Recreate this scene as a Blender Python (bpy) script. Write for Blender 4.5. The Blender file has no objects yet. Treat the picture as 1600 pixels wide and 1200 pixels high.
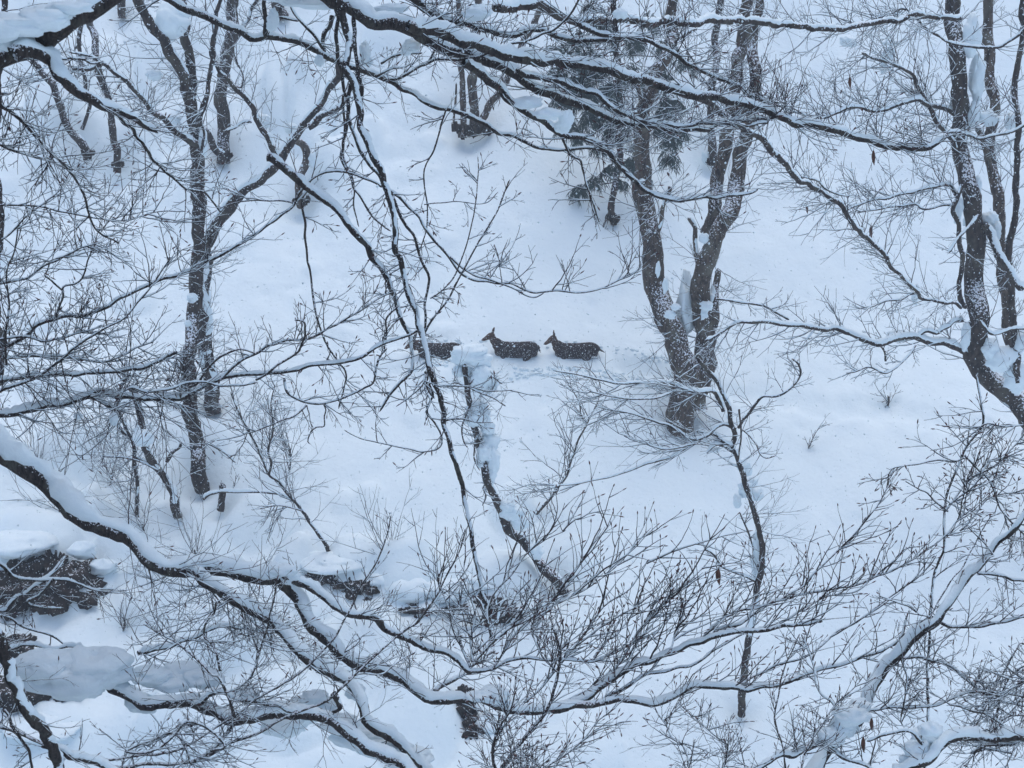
import bpy, math, random
import numpy as np

# ------------------------------------------------------------------ camera, light, exposure
S = bpy.context.scene
C = S.collection
PITCH = math.radians(18.0)
F = 2222.0                                   # focal length in pixels of the 1600 px wide photograph
cam_d = bpy.data.cameras.new('camera')
cam_d.sensor_width = 36.0
cam_d.lens = 36.0 * F / 1600.0
cam_d.clip_start, cam_d.clip_end = 0.1, 400.0
cam = bpy.data.objects.new('camera', cam_d)
C.objects.link(cam)
cam.location = (0, 0, 0)
cam.rotation_euler = (math.pi / 2 - PITCH, 0, 0)
S.camera = cam
cam_d.dof.use_dof = True
cam_d.dof.focus_distance = 18.0
cam_d.dof.aperture_fstop = 11.0

W = bpy.data.worlds.new('World')
S.world = W
W.use_nodes = True
wn = W.node_tree
wn.nodes.clear()
sky = wn.nodes.new('ShaderNodeTexSky')
sky.sky_type = 'NISHITA'
sky.sun_disc = False
SUN_EL, SUN_AZ = math.radians(79), math.radians(20)
sky.sun_elevation = SUN_EL
sky.sun_rotation = SUN_AZ
sky.air_density = 1.0
sky.dust_density = 2.0
sky.ozone_density = 0.4
bg = wn.nodes.new('ShaderNodeBackground')
bg.inputs['Strength'].default_value = 0.15
wo = wn.nodes.new('ShaderNodeOutputWorld')
wn.links.new(sky.outputs[0], bg.inputs['Color'])
wn.links.new(bg.outputs[0], wo.inputs['Surface'])

sun_d = bpy.data.lights.new('sun', 'SUN')
sun_d.energy = 0.85
sun_d.angle = math.radians(60)
sun_d.color = (1.0, 0.985, 0.90)
sun = bpy.data.objects.new('sun', sun_d)
C.objects.link(sun)
# direction towards the sun: azimuth measured from +Y towards +X
sx, sy, sz = math.sin(SUN_AZ) * math.cos(SUN_EL), math.cos(SUN_AZ) * math.cos(SUN_EL), math.sin(SUN_EL)
from mathutils import Vector, Matrix
sun.rotation_euler = Vector((sx, sy, sz)).to_track_quat('Z', 'Y').to_euler()
sun.location = (0, 0, 30)

S.view_settings.view_transform = 'Standard'
S.view_settings.look = 'None'
S.view_settings.gamma = 1.0
S.view_settings.use_curve_mapping = False
S.view_settings.exposure = 0.24
S.render.engine = 'CYCLES'
S.cycles.max_bounces = 8
S.cycles.diffuse_bounces = 4
S.cycles.glossy_bounces = 2
S.cycles.volume_bounces = 1
S.cycles.use_denoising = True

rnd = random.Random(7)
npr = np.random.default_rng(7)

# ------------------------------------------------------------------ noise on arrays
def _hash(ix, iy, iz, seed):
    h = (ix.astype(np.int64) * 374761393 + iy.astype(np.int64) * 668265263 + iz.astype(np.int64) * 2147483647 + seed * 974711) & 0xffffffff
    h = ((h ^ (h >> 13)) * 1274126177) & 0xffffffff
    h = (h ^ (h >> 16)) & 0xffffff
    return h / float(0xffffff) * 2 - 1

def noise(x, y, z=None, seed=0):
    x = np.asarray(x, float); y = np.asarray(y, float)
    z = np.zeros_like(x) if z is None else np.asarray(z, float)
    x0, y0, z0 = np.floor(x), np.floor(y), np.floor(z)
    fx, fy, fz = x - x0, y - y0, z - z0
    u, v, w = (t * t * (3 - 2 * t) for t in (fx, fy, fz))
    r = 0
    for dx in (0, 1):
        for dy in (0, 1):
            for dz in (0, 1):
                k = (u if dx else 1 - u) * (v if dy else 1 - v) * (w if dz else 1 - w)
                r = r + k * _hash(x0 + dx, y0 + dy, z0 + dz, seed)
    return r

# ------------------------------------------------------------------ where a sight line meets a plane or the ground
SP, CP = math.sin(PITCH), math.cos(PITCH)
def ray(px, py):
    u, v = (px - 800.0) / F, (600.0 - py) / F
    return np.array([u, CP + v * SP, -SP + v * CP])
def at(px, py, Y):
    d = ray(px, py)
    return d * (Y / d[1])
def mpp(py, Y):                               # metres per photo pixel at distance Y
    return Y / ray(800, py)[1] / F

PATH = []                                     # the deer trail, filled below
def base_ground(x, y):
    x = np.asarray(x, float); y = np.asarray(y, float)
    z = 0
    for o in (-1.5, -1.0, -.5, 0, .5, 1.0, 1.5):
        z = z + np.interp(y + o, [-60, -20, -3, 0.6, 15.5, 18.5, 22, 26, 32.0, 33.6, 38, 48, 70, 95, 130],
                     [22, 7.5, -0.6, -2.3, -16.0, -17.0, -14.9, -12.9, -10.0, -9.3, -6.3, 2.2, 23, 42, 50]) / 7
    z = z - 0.035 * x * np.clip((y - 12) / 20, 0, 1) * np.where(x > 0, 1, 0.3)
    z = z + 0.55 * noise(x / 7, y / 7, seed=1) * np.clip((y - 14) / 8, .3, 1)
    rough = np.clip((-x - 1.5) / 5, 0, 1) * np.clip((31 - y) / 4, 0, 1) + np.clip((25.5 - y) / 3, 0, 1) * np.clip((2.0 - x) / 3, 0, 1) + np.clip((y - 34) / 4, 0, 1) * np.clip((-x - 1) / 4, 0.12, 1)
    rough = np.clip(rough, 0, 1)
    z = z + (0.085 + 0.42 * rough) * noise(x / 1.7, y / 1.7, seed=2) + (0.018 + 0.17 * rough) * noise(x / .7, y / .7, seed=3)
    return z

MOUNDS = []                                   # (x, y, rx, ry, h)
WELLS = []                                    # (x, y, r, depth)
def ground(x, y):
    x = np.asarray(x, float); y = np.asarray(y, float)
    z = base_ground(x, y)
    for (mx, my, rx, ry, h) in MOUNDS:
        d = ((x - mx) / rx) ** 2 + ((y - my) / ry) ** 2
        z = z + h * np.clip(1 - d, 0, 1) ** 0.6 * (1 + .0 * d)
    for (mx, my, r, h) in WELLS:
        d = ((x - mx) ** 2 + (y - my) ** 2) / r ** 2
        z = z - h * np.exp(-d)
    if PATH:
        dmin = np.full(x.shape, 1e9) ; 
        for (a, b) in zip(PATH[:-1], PATH[1:]):
            ax, ay, wa = a; bx, by, wb = b
            t = np.clip(((x - ax) * (bx - ax) + (y - ay) * (by - ay)) / ((bx - ax) ** 2 + (by - ay) ** 2), 0, 1)
            d = np.hypot(x - ax - t * (bx - ax), y - ay - t * (by - ay))
            w = wa + (wb - wa) * t
            dmin = np.minimum(dmin, d / np.maximum(w, .05) + (1 - np.minimum(1, w / .3)) * .0)
        dd = dmin + 0.35 * noise(x / .22, y / .22, seed=9)
        z = z - 0.33 * np.clip(1.25 - dd, 0, 1) * PATHDEPTH(x)
        z = z + 0.06 * np.exp(-((dd - 1.6) / .45) ** 2) * (0.5 + noise(x / .16, y / .16, seed=10)) * np.abs(PATHDEPTH(x))
    z = z + 0.012 * noise(x / .22, y / .22, seed=4)
    return z
def PATHDEPTH(x):
    return np.clip((x + 3.2) / .6, 0, 1) * np.interp(x, [-10, -3.6, -3, 2.3, 2.7, 4.2, 11, 14], [.3, .3, -.12, -.12, .75, .38, .3, .1])

_t = np.arange(8, 90, 0.04)
def hit(px, py):
    d = ray(px, py)
    d = d / np.linalg.norm(d)
    p = d[None, :] * _t[:, None]
    below = p[:, 2] < base_ground(p[:, 0], p[:, 1])
    below &= p[:, 1] > 12
    i = int(np.argmax(below))
    return p[i]

# ------------------------------------------------------------------ materials
def mat(name):
    m = bpy.data.materials.new(name); m.use_nodes = True
    nt = m.node_tree; b = nt.nodes['Principled BSDF']
    return m, nt, b
def N(nt, t, **kw):
    n = nt.nodes.new(t)
    for k, v in kw.items():
        if hasattr(n, k): setattr(n, k, v)
        else: n.inputs[k].default_value = v
    return n
def ramp(nt, fac, stops):
    r = nt.nodes.new('ShaderNodeValToRGB')
    e = r.color_ramp.elements
    while len(e) < len(stops): e.new(0.5)
    for i, (p, c) in enumerate(stops):
        e[i].position = p; e[i].color = c if len(c) == 4 else (*c, 1)
    nt.links.new(fac, r.inputs[0]); return r
def geo_pos(nt, scale=(1, 1, 1)):
    g = nt.nodes.new('ShaderNodeNewGeometry')
    mp = nt.nodes.new('ShaderNodeMapping'); mp.inputs['Scale'].default_value = scale
    nt.links.new(g.outputs['Position'], mp.inputs[0]); return mp.outputs[0]
def bump(nt, b, h, strength, dist):
    bm_ = N(nt, 'ShaderNodeBump'); bm_.inputs['Strength'].default_value = strength; bm_.inputs['Distance'].default_value = dist
    nt.links.new(h, bm_.inputs['Height']); nt.links.new(bm_.outputs[0], b.inputs['Normal'])

def snow_material(name, grain, big):
    m, nt, b = mat(name)
    b.inputs['Roughness'].default_value = 0.75
    b.inputs['Specular IOR Level'].default_value = 0.25
    p = geo_pos(nt)
    n1 = N(nt, 'ShaderNodeTexNoise', Scale=grain, Detail=5.0)
    n2 = N(nt, 'ShaderNodeTexNoise', Scale=big, Detail=3.0)
    nt.links.new(p, n1.inputs['Vector']); nt.links.new(p, n2.inputs['Vector'])
    r = ramp(nt, n2.outputs[0], [(0.3, (0.745, 0.845, 0.90)), (0.7, (0.795, 0.888, 0.93))])
    nt.links.new(r.outputs[0], b.inputs['Base Color'])
    ad = N(nt, 'ShaderNodeMath', operation='ADD'); nt.links.new(n1.outputs[0], ad.inputs[0]); nt.links.new(n2.outputs[0], ad.inputs[1])
    bump(nt, b, ad.outputs[0], 0.35, 0.012)
    return m
M_SNOW = snow_material('fresh_snow', 60, 14)

# ground: bits of bark, tiny droppings and half-buried stems on the snow
M_GROUND, nt, b = mat('snow_ground')
b.inputs['Roughness'].default_value = 0.8; b.inputs['Specular IOR Level'].default_value = 0.2
p = geo_pos(nt)
n1 = N(nt, 'ShaderNodeTexNoise', Scale=9.0, Detail=7.0); n2 = N(nt, 'ShaderNodeTexNoise', Scale=1.3, Detail=4.0)
vo = N(nt, 'ShaderNodeTexVoronoi', Scale=2.6)
for n in (n1, n2, vo): nt.links.new(p, n.inputs['Vector'])
r = ramp(nt, n2.outputs[0], [(0.3, (0.745, 0.845, 0.90)), (0.7, (0.795, 0.888, 0.93))])
sp = ramp(nt, vo.outputs['Distance'], [(0.0, (0.16, 0.17, 0.19)), (0.028, (0.35, 0.37, 0.4)), (0.045, (1, 1, 1))])
mk = ramp(nt, n2.outputs[0], [(0.46, (0, 0, 0)), (0.56, (1, 1, 1))])
mx1 = N(nt, 'ShaderNodeMix', data_type='RGBA'); nt.links.new(mk.outputs[0], mx1.inputs[0])
mx1.inputs[6].default_value = (1, 1, 1, 1); nt.links.new(sp.outputs[0], mx1.inputs[7])
mx2 = N(nt, 'ShaderNodeMix', data_type='RGBA', blend_type='MULTIPLY'); mx2.inputs[0].default_value = 1
nt.links.new(r.outputs[0], mx2.inputs[6]); nt.links.new(mx1.outputs[2], mx2.inputs[7])
nt.links.new(mx2.outputs[2], b.inputs['Base Color'])
ad = N(nt, 'ShaderNodeMath', operation='MULTIPLY_ADD'); ad.inputs[1].default_value = 0.5
nt.links.new(n1.outputs[0], ad.inputs[0]); nt.links.new(n2.outputs[0], ad.inputs[2])
bump(nt, b, ad.outputs[0], 0.35, 0.09)

def bark(name, c0, c1, c2, speck, sc=1.0, snowy=0.62, cling=.62):
    m, nt, b = mat(name)
    b.inputs['Roughness'].default_value = 0.85
    b.inputs['Specular IOR Level'].default_value = 0.25
    p = geo_pos(nt, (1, 1, .28)); q = geo_pos(nt)
    n1 = N(nt, 'ShaderNodeTexNoise', Scale=42.0 * sc, Detail=6.0)
    n2 = N(nt, 'ShaderNodeTexNoise', Scale=7.0 * sc, Detail=3.0)
    n3 = N(nt, 'ShaderNodeTexNoise', Scale=speck, Detail=2.0)
    nt.links.new(p, n1.inputs['Vector'])
    for n in (n2, n3): nt.links.new(q, n.inputs['Vector'])
    r1 = ramp(nt, n1.outputs[0], [(0.32, c0), (0.66, c1)])
    r2 = ramp(nt, n2.outputs[0], [(0.52, (0, 0, 0)), (0.68, (1, 1, 1))])
    mx = N(nt, 'ShaderNodeMix', data_type='RGBA'); nt.links.new(r2.outputs[0], mx.inputs[0])
    nt.links.new(r1.outputs[0], mx.inputs[6]); mx.inputs[7].default_value = (*c2, 1)
    r3 = ramp(nt, n3.outputs[0], [(snowy, (0, 0, 0)), (snowy + .03, (1, 1, 1))])
    gN = nt.nodes.new('ShaderNodeNewGeometry'); sx_ = N(nt, 'ShaderNodeSeparateXYZ'); nt.links.new(gN.outputs['Normal'], sx_.inputs[0])
    n4 = N(nt, 'ShaderNodeTexNoise', Scale=speck * 1.6, Detail=4.0); nt.links.new(q, n4.inputs['Vector'])
    cl = N(nt, 'ShaderNodeMath', operation='MULTIPLY_ADD'); nt.links.new(sx_.outputs[2], cl.inputs[0]); cl.inputs[1].default_value = .30; nt.links.new(n4.outputs[0], cl.inputs[2])
    r4 = ramp(nt, cl.outputs[0], [(cling, (0, 0, 0)), (cling + .04, (1, 1, 1))])
    mxx = N(nt, 'ShaderNodeMath', operation='MAXIMUM'); nt.links.new(r3.outputs[0], mxx.inputs[0]); nt.links.new(r4.outputs[0], mxx.inputs[1])
    m3 = N(nt, 'ShaderNodeMix', data_type='RGBA'); nt.links.new(mxx.outputs[0], m3.inputs[0])
    nt.links.new(mx.outputs[2], m3.inputs[6]); m3.inputs[7].default_value = (0.72, 0.76, 0.82, 1)
    nt.links.new(m3.outputs[2], b.inputs['Base Color'])
    ad = N(nt, 'ShaderNodeMath', operation='ADD'); nt.links.new(n1.outputs[0], ad.inputs[0]); nt.links.new(r3.outputs[0], ad.inputs[1])
    bump(nt, b, ad.outputs[0], 0.9, 0.02)
    return m
M_BARK = bark('trunk_bark', (0.008, 0.006, 0.007), (0.060, 0.045, 0.038), (0.075, 0.068, 0.056), 16, sc=.38, snowy=.69, cling=.66)
M_GREY = bark('grey_bark', (0.014, 0.010, 0.010), (0.11, 0.083, 0.066), (0.12, 0.112, 0.09), 16, sc=.38, snowy=.685, cling=.67)
M_NEAR = bark('near_bark', (0.014, 0.012, 0.013), (0.060, 0.048, 0.044), (0.075, 0.072, 0.062), 55, sc=1.6, snowy=.72, cling=.655)
def plain(name, c, rough=.7):
    m, nt, b = mat(name)
    n = N(nt, 'ShaderNodeTexNoise', Scale=30.0, Detail=3.0); nt.links.new(geo_pos(nt), n.inputs['Vector'])
    r = ramp(nt, n.outputs[0], [(0.3, tuple(v * .6 for v in c)), (0.7, tuple(v * 1.35 for v in c))])
    nt.links.new(r.outputs[0], b.inputs['Base Color']); b.inputs['Roughness'].default_value = rough
    b.inputs['Specular IOR Level'].default_value = 0.3
    return m
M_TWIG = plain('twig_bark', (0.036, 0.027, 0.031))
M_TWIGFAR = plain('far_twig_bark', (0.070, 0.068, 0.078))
M_BUD = plain('bud_brown', (0.075, 0.030, 0.030))
M_LEAF = plain('dead_leaf', (0.10, 0.045, 0.03))
M_NEEDLE = plain('cedar_needles', (0.042, 0.075, 0.072))
M_ROCK = bark('dark_rock', (0.005, 0.004, 0.004), (0.032, 0.022, 0.018), (0.016, 0.015, 0.014), 13, sc=.35, snowy=.71, cling=.87)

# ------------------------------------------------------------------ mesh builder
class MB:
    def __init__(s): s.v = []; s.q = []; s.m = []; s.n = 0
    def add(s, v, q, m=0):
        v = np.asarray(v, float).reshape(-1, 3); q = np.asarray(q, int).reshape(-1, 4)
        s.v.append(v); s.q.append(q + s.n); s.m.append(np.full(len(q), m)); s.n += len(v)
    def build(s, name, mats, parent=None, origin=None, smooth=True, label=None, kind=None):
        if not s.v: return None
        v = np.concatenate(s.v); q = np.concatenate(s.q); mi = np.concatenate(s.m)
        if parent is not None: origin = ORG[parent.name]
        if origin is not None: v = v - np.asarray(origin)
        me = bpy.data.meshes.new(name)
        me.vertices.add(len(v)); me.vertices.foreach_set('co', v.astype(np.float32).ravel())
        tri = q[:, 3] < 0 if False else None
        me.loops.add(q.size); me.loops.foreach_set('vertex_index', q.astype(np.int32).ravel())
        me.polygons.add(len(q)); me.polygons.foreach_set('loop_start', np.arange(0, q.size, 4, dtype=np.int32))
        me.polygons.foreach_set('material_index', mi.astype(np.int32))
        me.polygons.foreach_set('use_smooth', np.full(len(q), smooth))
        me.update(calc_edges=True)
        for m in (mats if isinstance(mats, (list, tuple)) else [mats]): me.materials.append(m)
        o = bpy.data.objects.new(name, me); C.objects.link(o)
        if parent is not None:
            o.parent = parent; ORG[o.name] = origin
        else:
            ORG[o.name] = np.asarray(origin if origin is not None else (0, 0, 0)); o.location = tuple(ORG[o.name])
        if label: o['label'] = label
        if kind: o['kind'] = kind
        return o
ORG = {}
def thing(name, label, cat, loc, group=None):
    o = bpy.data.objects.new(name, None); C.objects.link(o)
    o.empty_display_size = .3
    o.location = tuple(float(v) for v in loc); o['label'] = label; o['category'] = cat
    if group: o['group'] = group
    ORG[o.name] = np.asarray(loc, float)
    return o

def unit(a): return a / np.maximum(np.linalg.norm(a, axis=-1, keepdims=True), 1e-9)
def tubes(mb, P, R, sides, m=0, ref=(0.03, 1, 0.02), sect=None, offs=None, jit=0.0):
    """P (K,n,3) centre lines, R (K,n) radii -> K quad tubes; sect: (sides,2) section shape."""
    P = np.asarray(P, float); R = np.asarray(R, float)
    K, n = R.shape
    T = np.empty_like(P)
    T[:, 1:-1] = P[:, 2:] - P[:, :-2]; T[:, 0] = P[:, 1] - P[:, 0]; T[:, -1] = P[:, -1] - P[:, -2]
    T = unit(T)
    Sd = unit(np.cross(T, np.asarray(ref, float)))
    Up = np.cross(Sd, T)
    if sect is None:
        a = np.linspace(0, 2 * math.pi, sides, endpoint=False)
        sect = np.stack([np.cos(a), np.sin(a)], 1)
    V = P[:, :, None, :] + R[:, :, None, None] * (sect[None, None, :, :1] * Sd[:, :, None, :] + sect[None, None, :, 1:] * Up[:, :, None, :])
    if jit: V = V + npr.normal(0, 1, V.shape) * (jit * R[:, :, None, None])
    k = np.arange(K)[:, None, None] * (n * sides); i = np.arange(n - 1)[None, :, None] * sides; j = np.arange(sides)[None, None, :]
    j2 = (j + 1) % sides
    Q = np.stack([k + i + j, k + i + j2, k + i + sides + j2, k + i + sides + j], -1)
    mb.add(V.reshape(-1, 3), Q.reshape(-1, 4), m)

def blob(mb, c, r, m=0, seed=0, rough=.16, nu=18, nv=12, flat=0.0, freq=1.6):
    c = np.asarray(c, float); r = np.asarray(r, float) * np.ones(3)
    th = np.linspace(0, 2 * math.pi, nu, endpoint=False); ph = np.linspace(0.02, math.pi - 0.02, nv)
    T, Pp = np.meshgrid(th, ph)
    d = np.stack([np.cos(T) * np.sin(Pp), np.sin(T) * np.sin(Pp), np.cos(Pp)], -1)
    k = 1 + rough * noise(d[..., 0] * freq + seed, d[..., 1] * freq, d[..., 2] * freq, seed) + rough * .5 * noise(d[..., 0] * freq * 2.7, d[..., 1] * freq * 2.7 + seed, d[..., 2] * freq * 2.7, seed + 5)
    v = d * k[..., None]
    if flat: v[..., 2] = np.where(v[..., 2] < 0, v[..., 2] * flat, v[..., 2])
    v = v * r + c
    i = np.arange(nv - 1)[:, None] * nu; j = np.arange(nu)[None, :]; j2 = (j + 1) % nu
    q = np.stack([i + j, i + nu + j, i + nu + j2, i + j2], -1)
    mb.add(v.reshape(-1, 3), q.reshape(-1, 4), m)

def catmull(pts, step):
    """pts (n,d) -> resampled about every `step` along the curve."""
    p = np.asarray(pts, float)
    p = np.vstack([2 * p[0] - p[1], p, 2 * p[-1] - p[-2]])
    out = []
    for i in range(1, len(p) - 2):
        L = np.linalg.norm((p[i + 1] - p[i])[:3]); k = max(2, int(L / step))
        t = np.linspace(0, 1, k, endpoint=False)[:, None]
        a, b, c, d = p[i - 1], p[i], p[i + 1], p[i + 2]
        out.append(0.5 * ((2 * b) + (-a + c) * t + (2 * a - 5 * b + 4 * c - d) * t ** 2 + (-a + 3 * b - 3 * c + d) * t ** 3))
    out.append(p[-2][None])
    return np.vstack(out)

# ------------------------------------------------------------------ trees, branches and twigs
TREES = {}
class Tree:
    def __init__(s, key, name, label, cat, base, mats, far=False, group=None):
        s.e = thing(name, label, cat, base, group); s.far = far or base[1] > 19; s.mats = mats
        s.pts = []; s.nb = 0; s.budp = 0.0; s.budx = -99; s.ntw = 0; s.rest = None
        TREES[key] = s
def snow_on(mb, P, R, amt, px, seed, m=0, gap=0.0):
    """a load of snow lying along the upper side of one branch."""
    n = len(P)
    T = np.empty_like(P); T[1:-1] = P[2:] - P[:-2]; T[0] = P[1] - P[0]; T[-1] = P[-1] - P[-2]; T = unit(T)
    Z = np.array([0, 0, 1.0])
    U = Z - T * (T @ Z)[:, None]
    h = np.linalg.norm(U, axis=1)
    U = U / np.maximum(h, .05)[:, None]
    # very steep wood carries snow only on the weather side
    side = unit(np.array([0.5, -0.75, 0.3]) - T * (T @ np.array([0.5, -0.75, 0.3]))[:, None])
    k = np.clip((0.45 - h) / .3, 0, 1)[:, None]
    U = unit(U * (1 - k) + side * k)
    Sd = np.cross(T, U)
    s = np.concatenate([[0], np.cumsum(np.linalg.norm(np.diff(P, axis=0), axis=1))])
    base = np.maximum(R, px * .8)
    f = base * 7
    nz = noise(s / f.mean() + seed, s * 0 + seed, seed=3) * .45 + noise(s / (f.mean() * .25) + seed, s * 0, seed=4) * .32
    load = amt * (0.30 + 0.70 * np.clip(h, 0, 1)) * (1 + nz)
    slump = np.clip((noise(s / (f.mean() * 1.3) + seed * 1.7, s * 0 + 3, seed=6) + .68) * 5, 0.5, 1)
    load = load * slump
    if gap: load = load * np.clip((noise(s / (f.mean() * .8) + seed, s * 0 + 7, seed=5) + .75 - gap) * 5, 0.02, 1)
    w = base * np.minimum(1.12, .50 + .55 * load) ; H = base * (0.25 + 0.92 * load)
    env = np.minimum(1, np.minimum(np.arange(n), np.arange(n)[::-1]) / 2.0 + .02)
    small = np.clip(load * 3, 0, 1) * env
    ang = np.linspace(0, 2 * math.pi, 10, endpoint=False)
    cx, sy = np.cos(ang), np.sin(ang)
    sy2 = np.where(sy < 0, sy * 0.35, sy)
    j1 = npr.normal(0, .10, (n, 10)); 
    cen = P + U * (R * 0.55)[:, None]
    V = cen[:, None, :] + (w * small)[:, None, None] * (cx * (1 + 0)) [None, :, None] * Sd[:, None, :] * (1 + j1[..., None]) \
        + (H * small)[:, None, None] * (sy2[None, :] * (1 + j1) + np.where(sy < 0, 0, .0))[..., None] * U[:, None, :]
    i = np.arange(n - 1)[:, None] * 10; j = np.arange(10)[None, :]; j2 = (j + 1) % 10
    mb.add(V.reshape(-1, 3), np.stack([i + j, i + j2, i + 10 + j2, i + 10 + j], -1).reshape(-1, 4), m)

seedc = [0]
def br(key, pts, w0, w1, Y0, Y1=None, snow=.7, tw=0, tl=60, ang=None, spread=30, role='branch', gap=0.0, tsnow=1.0, wob=1.0, tpx=1.6, twr=(0.0, 1.0), mats=None, lvl=2):
    """one traced limb. pts in photo pixels, w in pixels, Y distance in metres."""
    t = TREES[key]; Y1 = Y0 if Y1 is None else Y1
    seedc[0] += 1; sd = seedc[0] * 3.77
    pp = np.asarray(pts, float); L = np.concatenate([[0], np.cumsum(np.hypot(*np.diff(pp, axis=0).T))]); L = L / L[-1]
    Y = Y0 + (Y1 - Y0) * L
    X = np.array([at(a, b, y) for (a, b), y in zip(pp, Y)])
    k = mpp(pp[:, 1].mean(), (Y0 + Y1) / 2)
    w = (w0 + (w1 - w0) * L ** .9) * 0.5 * k
    q = catmull(np.column_stack([X, w]), max(3.0 * k, 0.35 * max(w0, w1) * k * .8))
    P, R = q[:, :3].copy(), np.maximum(q[:, 3], 0.25 * k)
    n = len(P); s = np.concatenate([[0], np.cumsum(np.linalg.norm(np.diff(P, axis=0), axis=1))])
    # crooked wood: small kinks, and real depth wander
    a1 = wob * np.minimum(3.0 * k, R * .9)
    P[:, 0] += a1 * noise(s / (22 * k) + sd, s * 0, seed=11); P[:, 2] += a1 * noise(s / (22 * k) + sd, s * 0, seed=12)
    P[:, 1] += (P[:, 1] * 0.008 + R) * noise(s / (70 * k) + sd, s * 0, seed=13) * np.clip(s / (60 * k), 0, 1) * np.clip((s[-1] - s) / (60 * k), .0, 1)
    R = R * (1 + .10 * noise(s / (9 * k) + sd, s * 0, seed=14) + .06 * noise(s / (3 * k) + sd, s * 0, seed=15))
    mb = MB()
    sides = 14 if max(w0, w1) > 16 else 9 if max(w0, w1) > 7 else 6
    Re = R.copy(); Re[-1] *= .3; 
    tubes(mb, P[None], Re[None], sides, jit=.035)
    mm = mats or t.mats[0]
    o = mb.build(role, mm, t.e)
    if snow > 0:
        ms = MB(); snow_on(ms, P, R, snow, k, sd, gap=gap); ms.build('snow', M_SNOW, o)
    t.pts.append((P, R, k, (Y0 + Y1) / 2))
    if tw:
        T = unit(np.gradient(P, axis=0))
        for _ in range(tw):
            u = rnd.uniform(*twr); i = min(n - 2, int(u * (n - 1)))
            d0 = T[i]
            base = math.degrees(math.atan2(d0[2], d0[0]))
            if ang is None: a = base + rnd.choice((-1, 1)) * rnd.uniform(25, 70)
            else: a = ang + rnd.gauss(0, spread)
            sprout(t, P[i], a, tl * rnd.uniform(.45, 1.25) * k, k, tsnow, px=tpx, lvl=lvl)
    return P, R

NP = 9
def walk(p, a, dy, L, wig, curl):
    out = [p]; st = L / (NP - 1)
    x, y, z = p
    zz = rnd.choice((-1, 1)) * wig * .9
    for i in range(NP - 1):
        a += rnd.gauss(0, wig) + curl + zz; zz = -zz
        dy = dy * .9 + rnd.gauss(0, .12)
        x += math.cos(a) * st; z += math.sin(a) * st; y += dy * st
        out.append((x, y, z))
    return out
def sprout(t, p, adeg, L, k, tsnow=1.0, px=1.6, lvl=2, wig=None):
    """a twig with its own side twigs and buds, one object."""
    P, R = [], []; buds = []
    def grow(p, a, L, r, lv):
        dy = rnd.uniform(-.6, .6)
        c = rnd.gauss(0, .03) + 0.035 * math.sin(math.pi / 2 - a) * (1 if lv == lvl else .4)
        q = walk(p, a, dy, L, (.085 if lv == lvl else .07) if wig is None else wig, c)
        P.append(q); R.append([max(r * (1 - .7 * i / (NP - 1)), .24 * k * px) for i in range(NP)])
        ex = math.atan2(q[-1][2] - q[-2][2], q[-1][0] - q[-2][0])
        if lv > 0:
            m = (rnd.randint(2, 3) + int(L / (60 * k))) if lv == lvl else rnd.choice((0, 1, 1, 2))
            sgn = rnd.choice((-1, 1))
            for j in range(m):
                f = (j + rnd.uniform(.4, 1)) / (m + .3); i = min(NP - 2, int(f * (NP - 1)))
                aa = math.atan2(q[i + 1][2] - q[i][2], q[i + 1][0] - q[i][0]) + sgn * math.radians(rnd.uniform(20, 46)); sgn = -sgn
                grow(q[i], aa, L * rnd.uniform(.25, .6) * (1.2 - .65 * f), r * .62, lv - 1)
        if rnd.random() < t.budp * (1 if p[0] > t.budx else .12): buds.append((q[-1], ex, dy))
    if t.far: px *= .82
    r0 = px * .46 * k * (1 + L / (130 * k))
    grow(tuple(p), math.radians(adeg), L, r0, lvl)
    P = np.array(P); R = np.array(R)
    mb = MB()
    tubes(mb, P, R, 3 if px < 1.9 else 4)
    if buds:
        B = []; BR = []
        for (q, a, dy) in buds:
            bl = rnd.uniform(5, 9) * k; d = np.array([math.cos(a), dy * .3, math.sin(a)]); q = np.array(q)
            B.append([q + d * bl * f for f in (-.05, .25, .55, .8, 1.0)]); w = rnd.uniform(.75, 1.15) * k
            BR.append([.4 * w, .95 * w, 1.0 * w, .55 * w, .1 * w])
        tubes(mb, np.array(B), np.array(BR), 4, m=2)
    if tsnow > 0:
        T = unit(np.gradient(P, axis=1))
        hz = np.sqrt(np.clip(1 - T[..., 2] ** 2, 0, 1))
        g = np.clip(npr.normal(.75, .5, R.shape), 0, 1.6) * np.clip(hz * 1.6 - .35, 0, 1)
        g[:, -1] *= .2
        RS = np.maximum(R, .38 * k) * (.12 + (1.15 if t.far else .80) * g * tsnow)
        PS = P + np.array([0, 0, 1.0]) * (R * .55 + RS * .62)[..., None]
        tubes(mb, PS, RS, 4, m=1)
    t.ntw += 1
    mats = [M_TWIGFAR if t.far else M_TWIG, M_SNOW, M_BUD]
    if t.ntw <= 285:
        mb.build('twig', mats, t.e)
    else:
        if t.rest is None: t.rest = MB(); t.restm = mats
        for v, q, m in zip(mb.v, mb.q, mb.m):
            t.rest.v.append(v); t.rest.q.append(q + t.rest.n); t.rest.m.append(m)
        t.rest.n += mb.n

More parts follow.
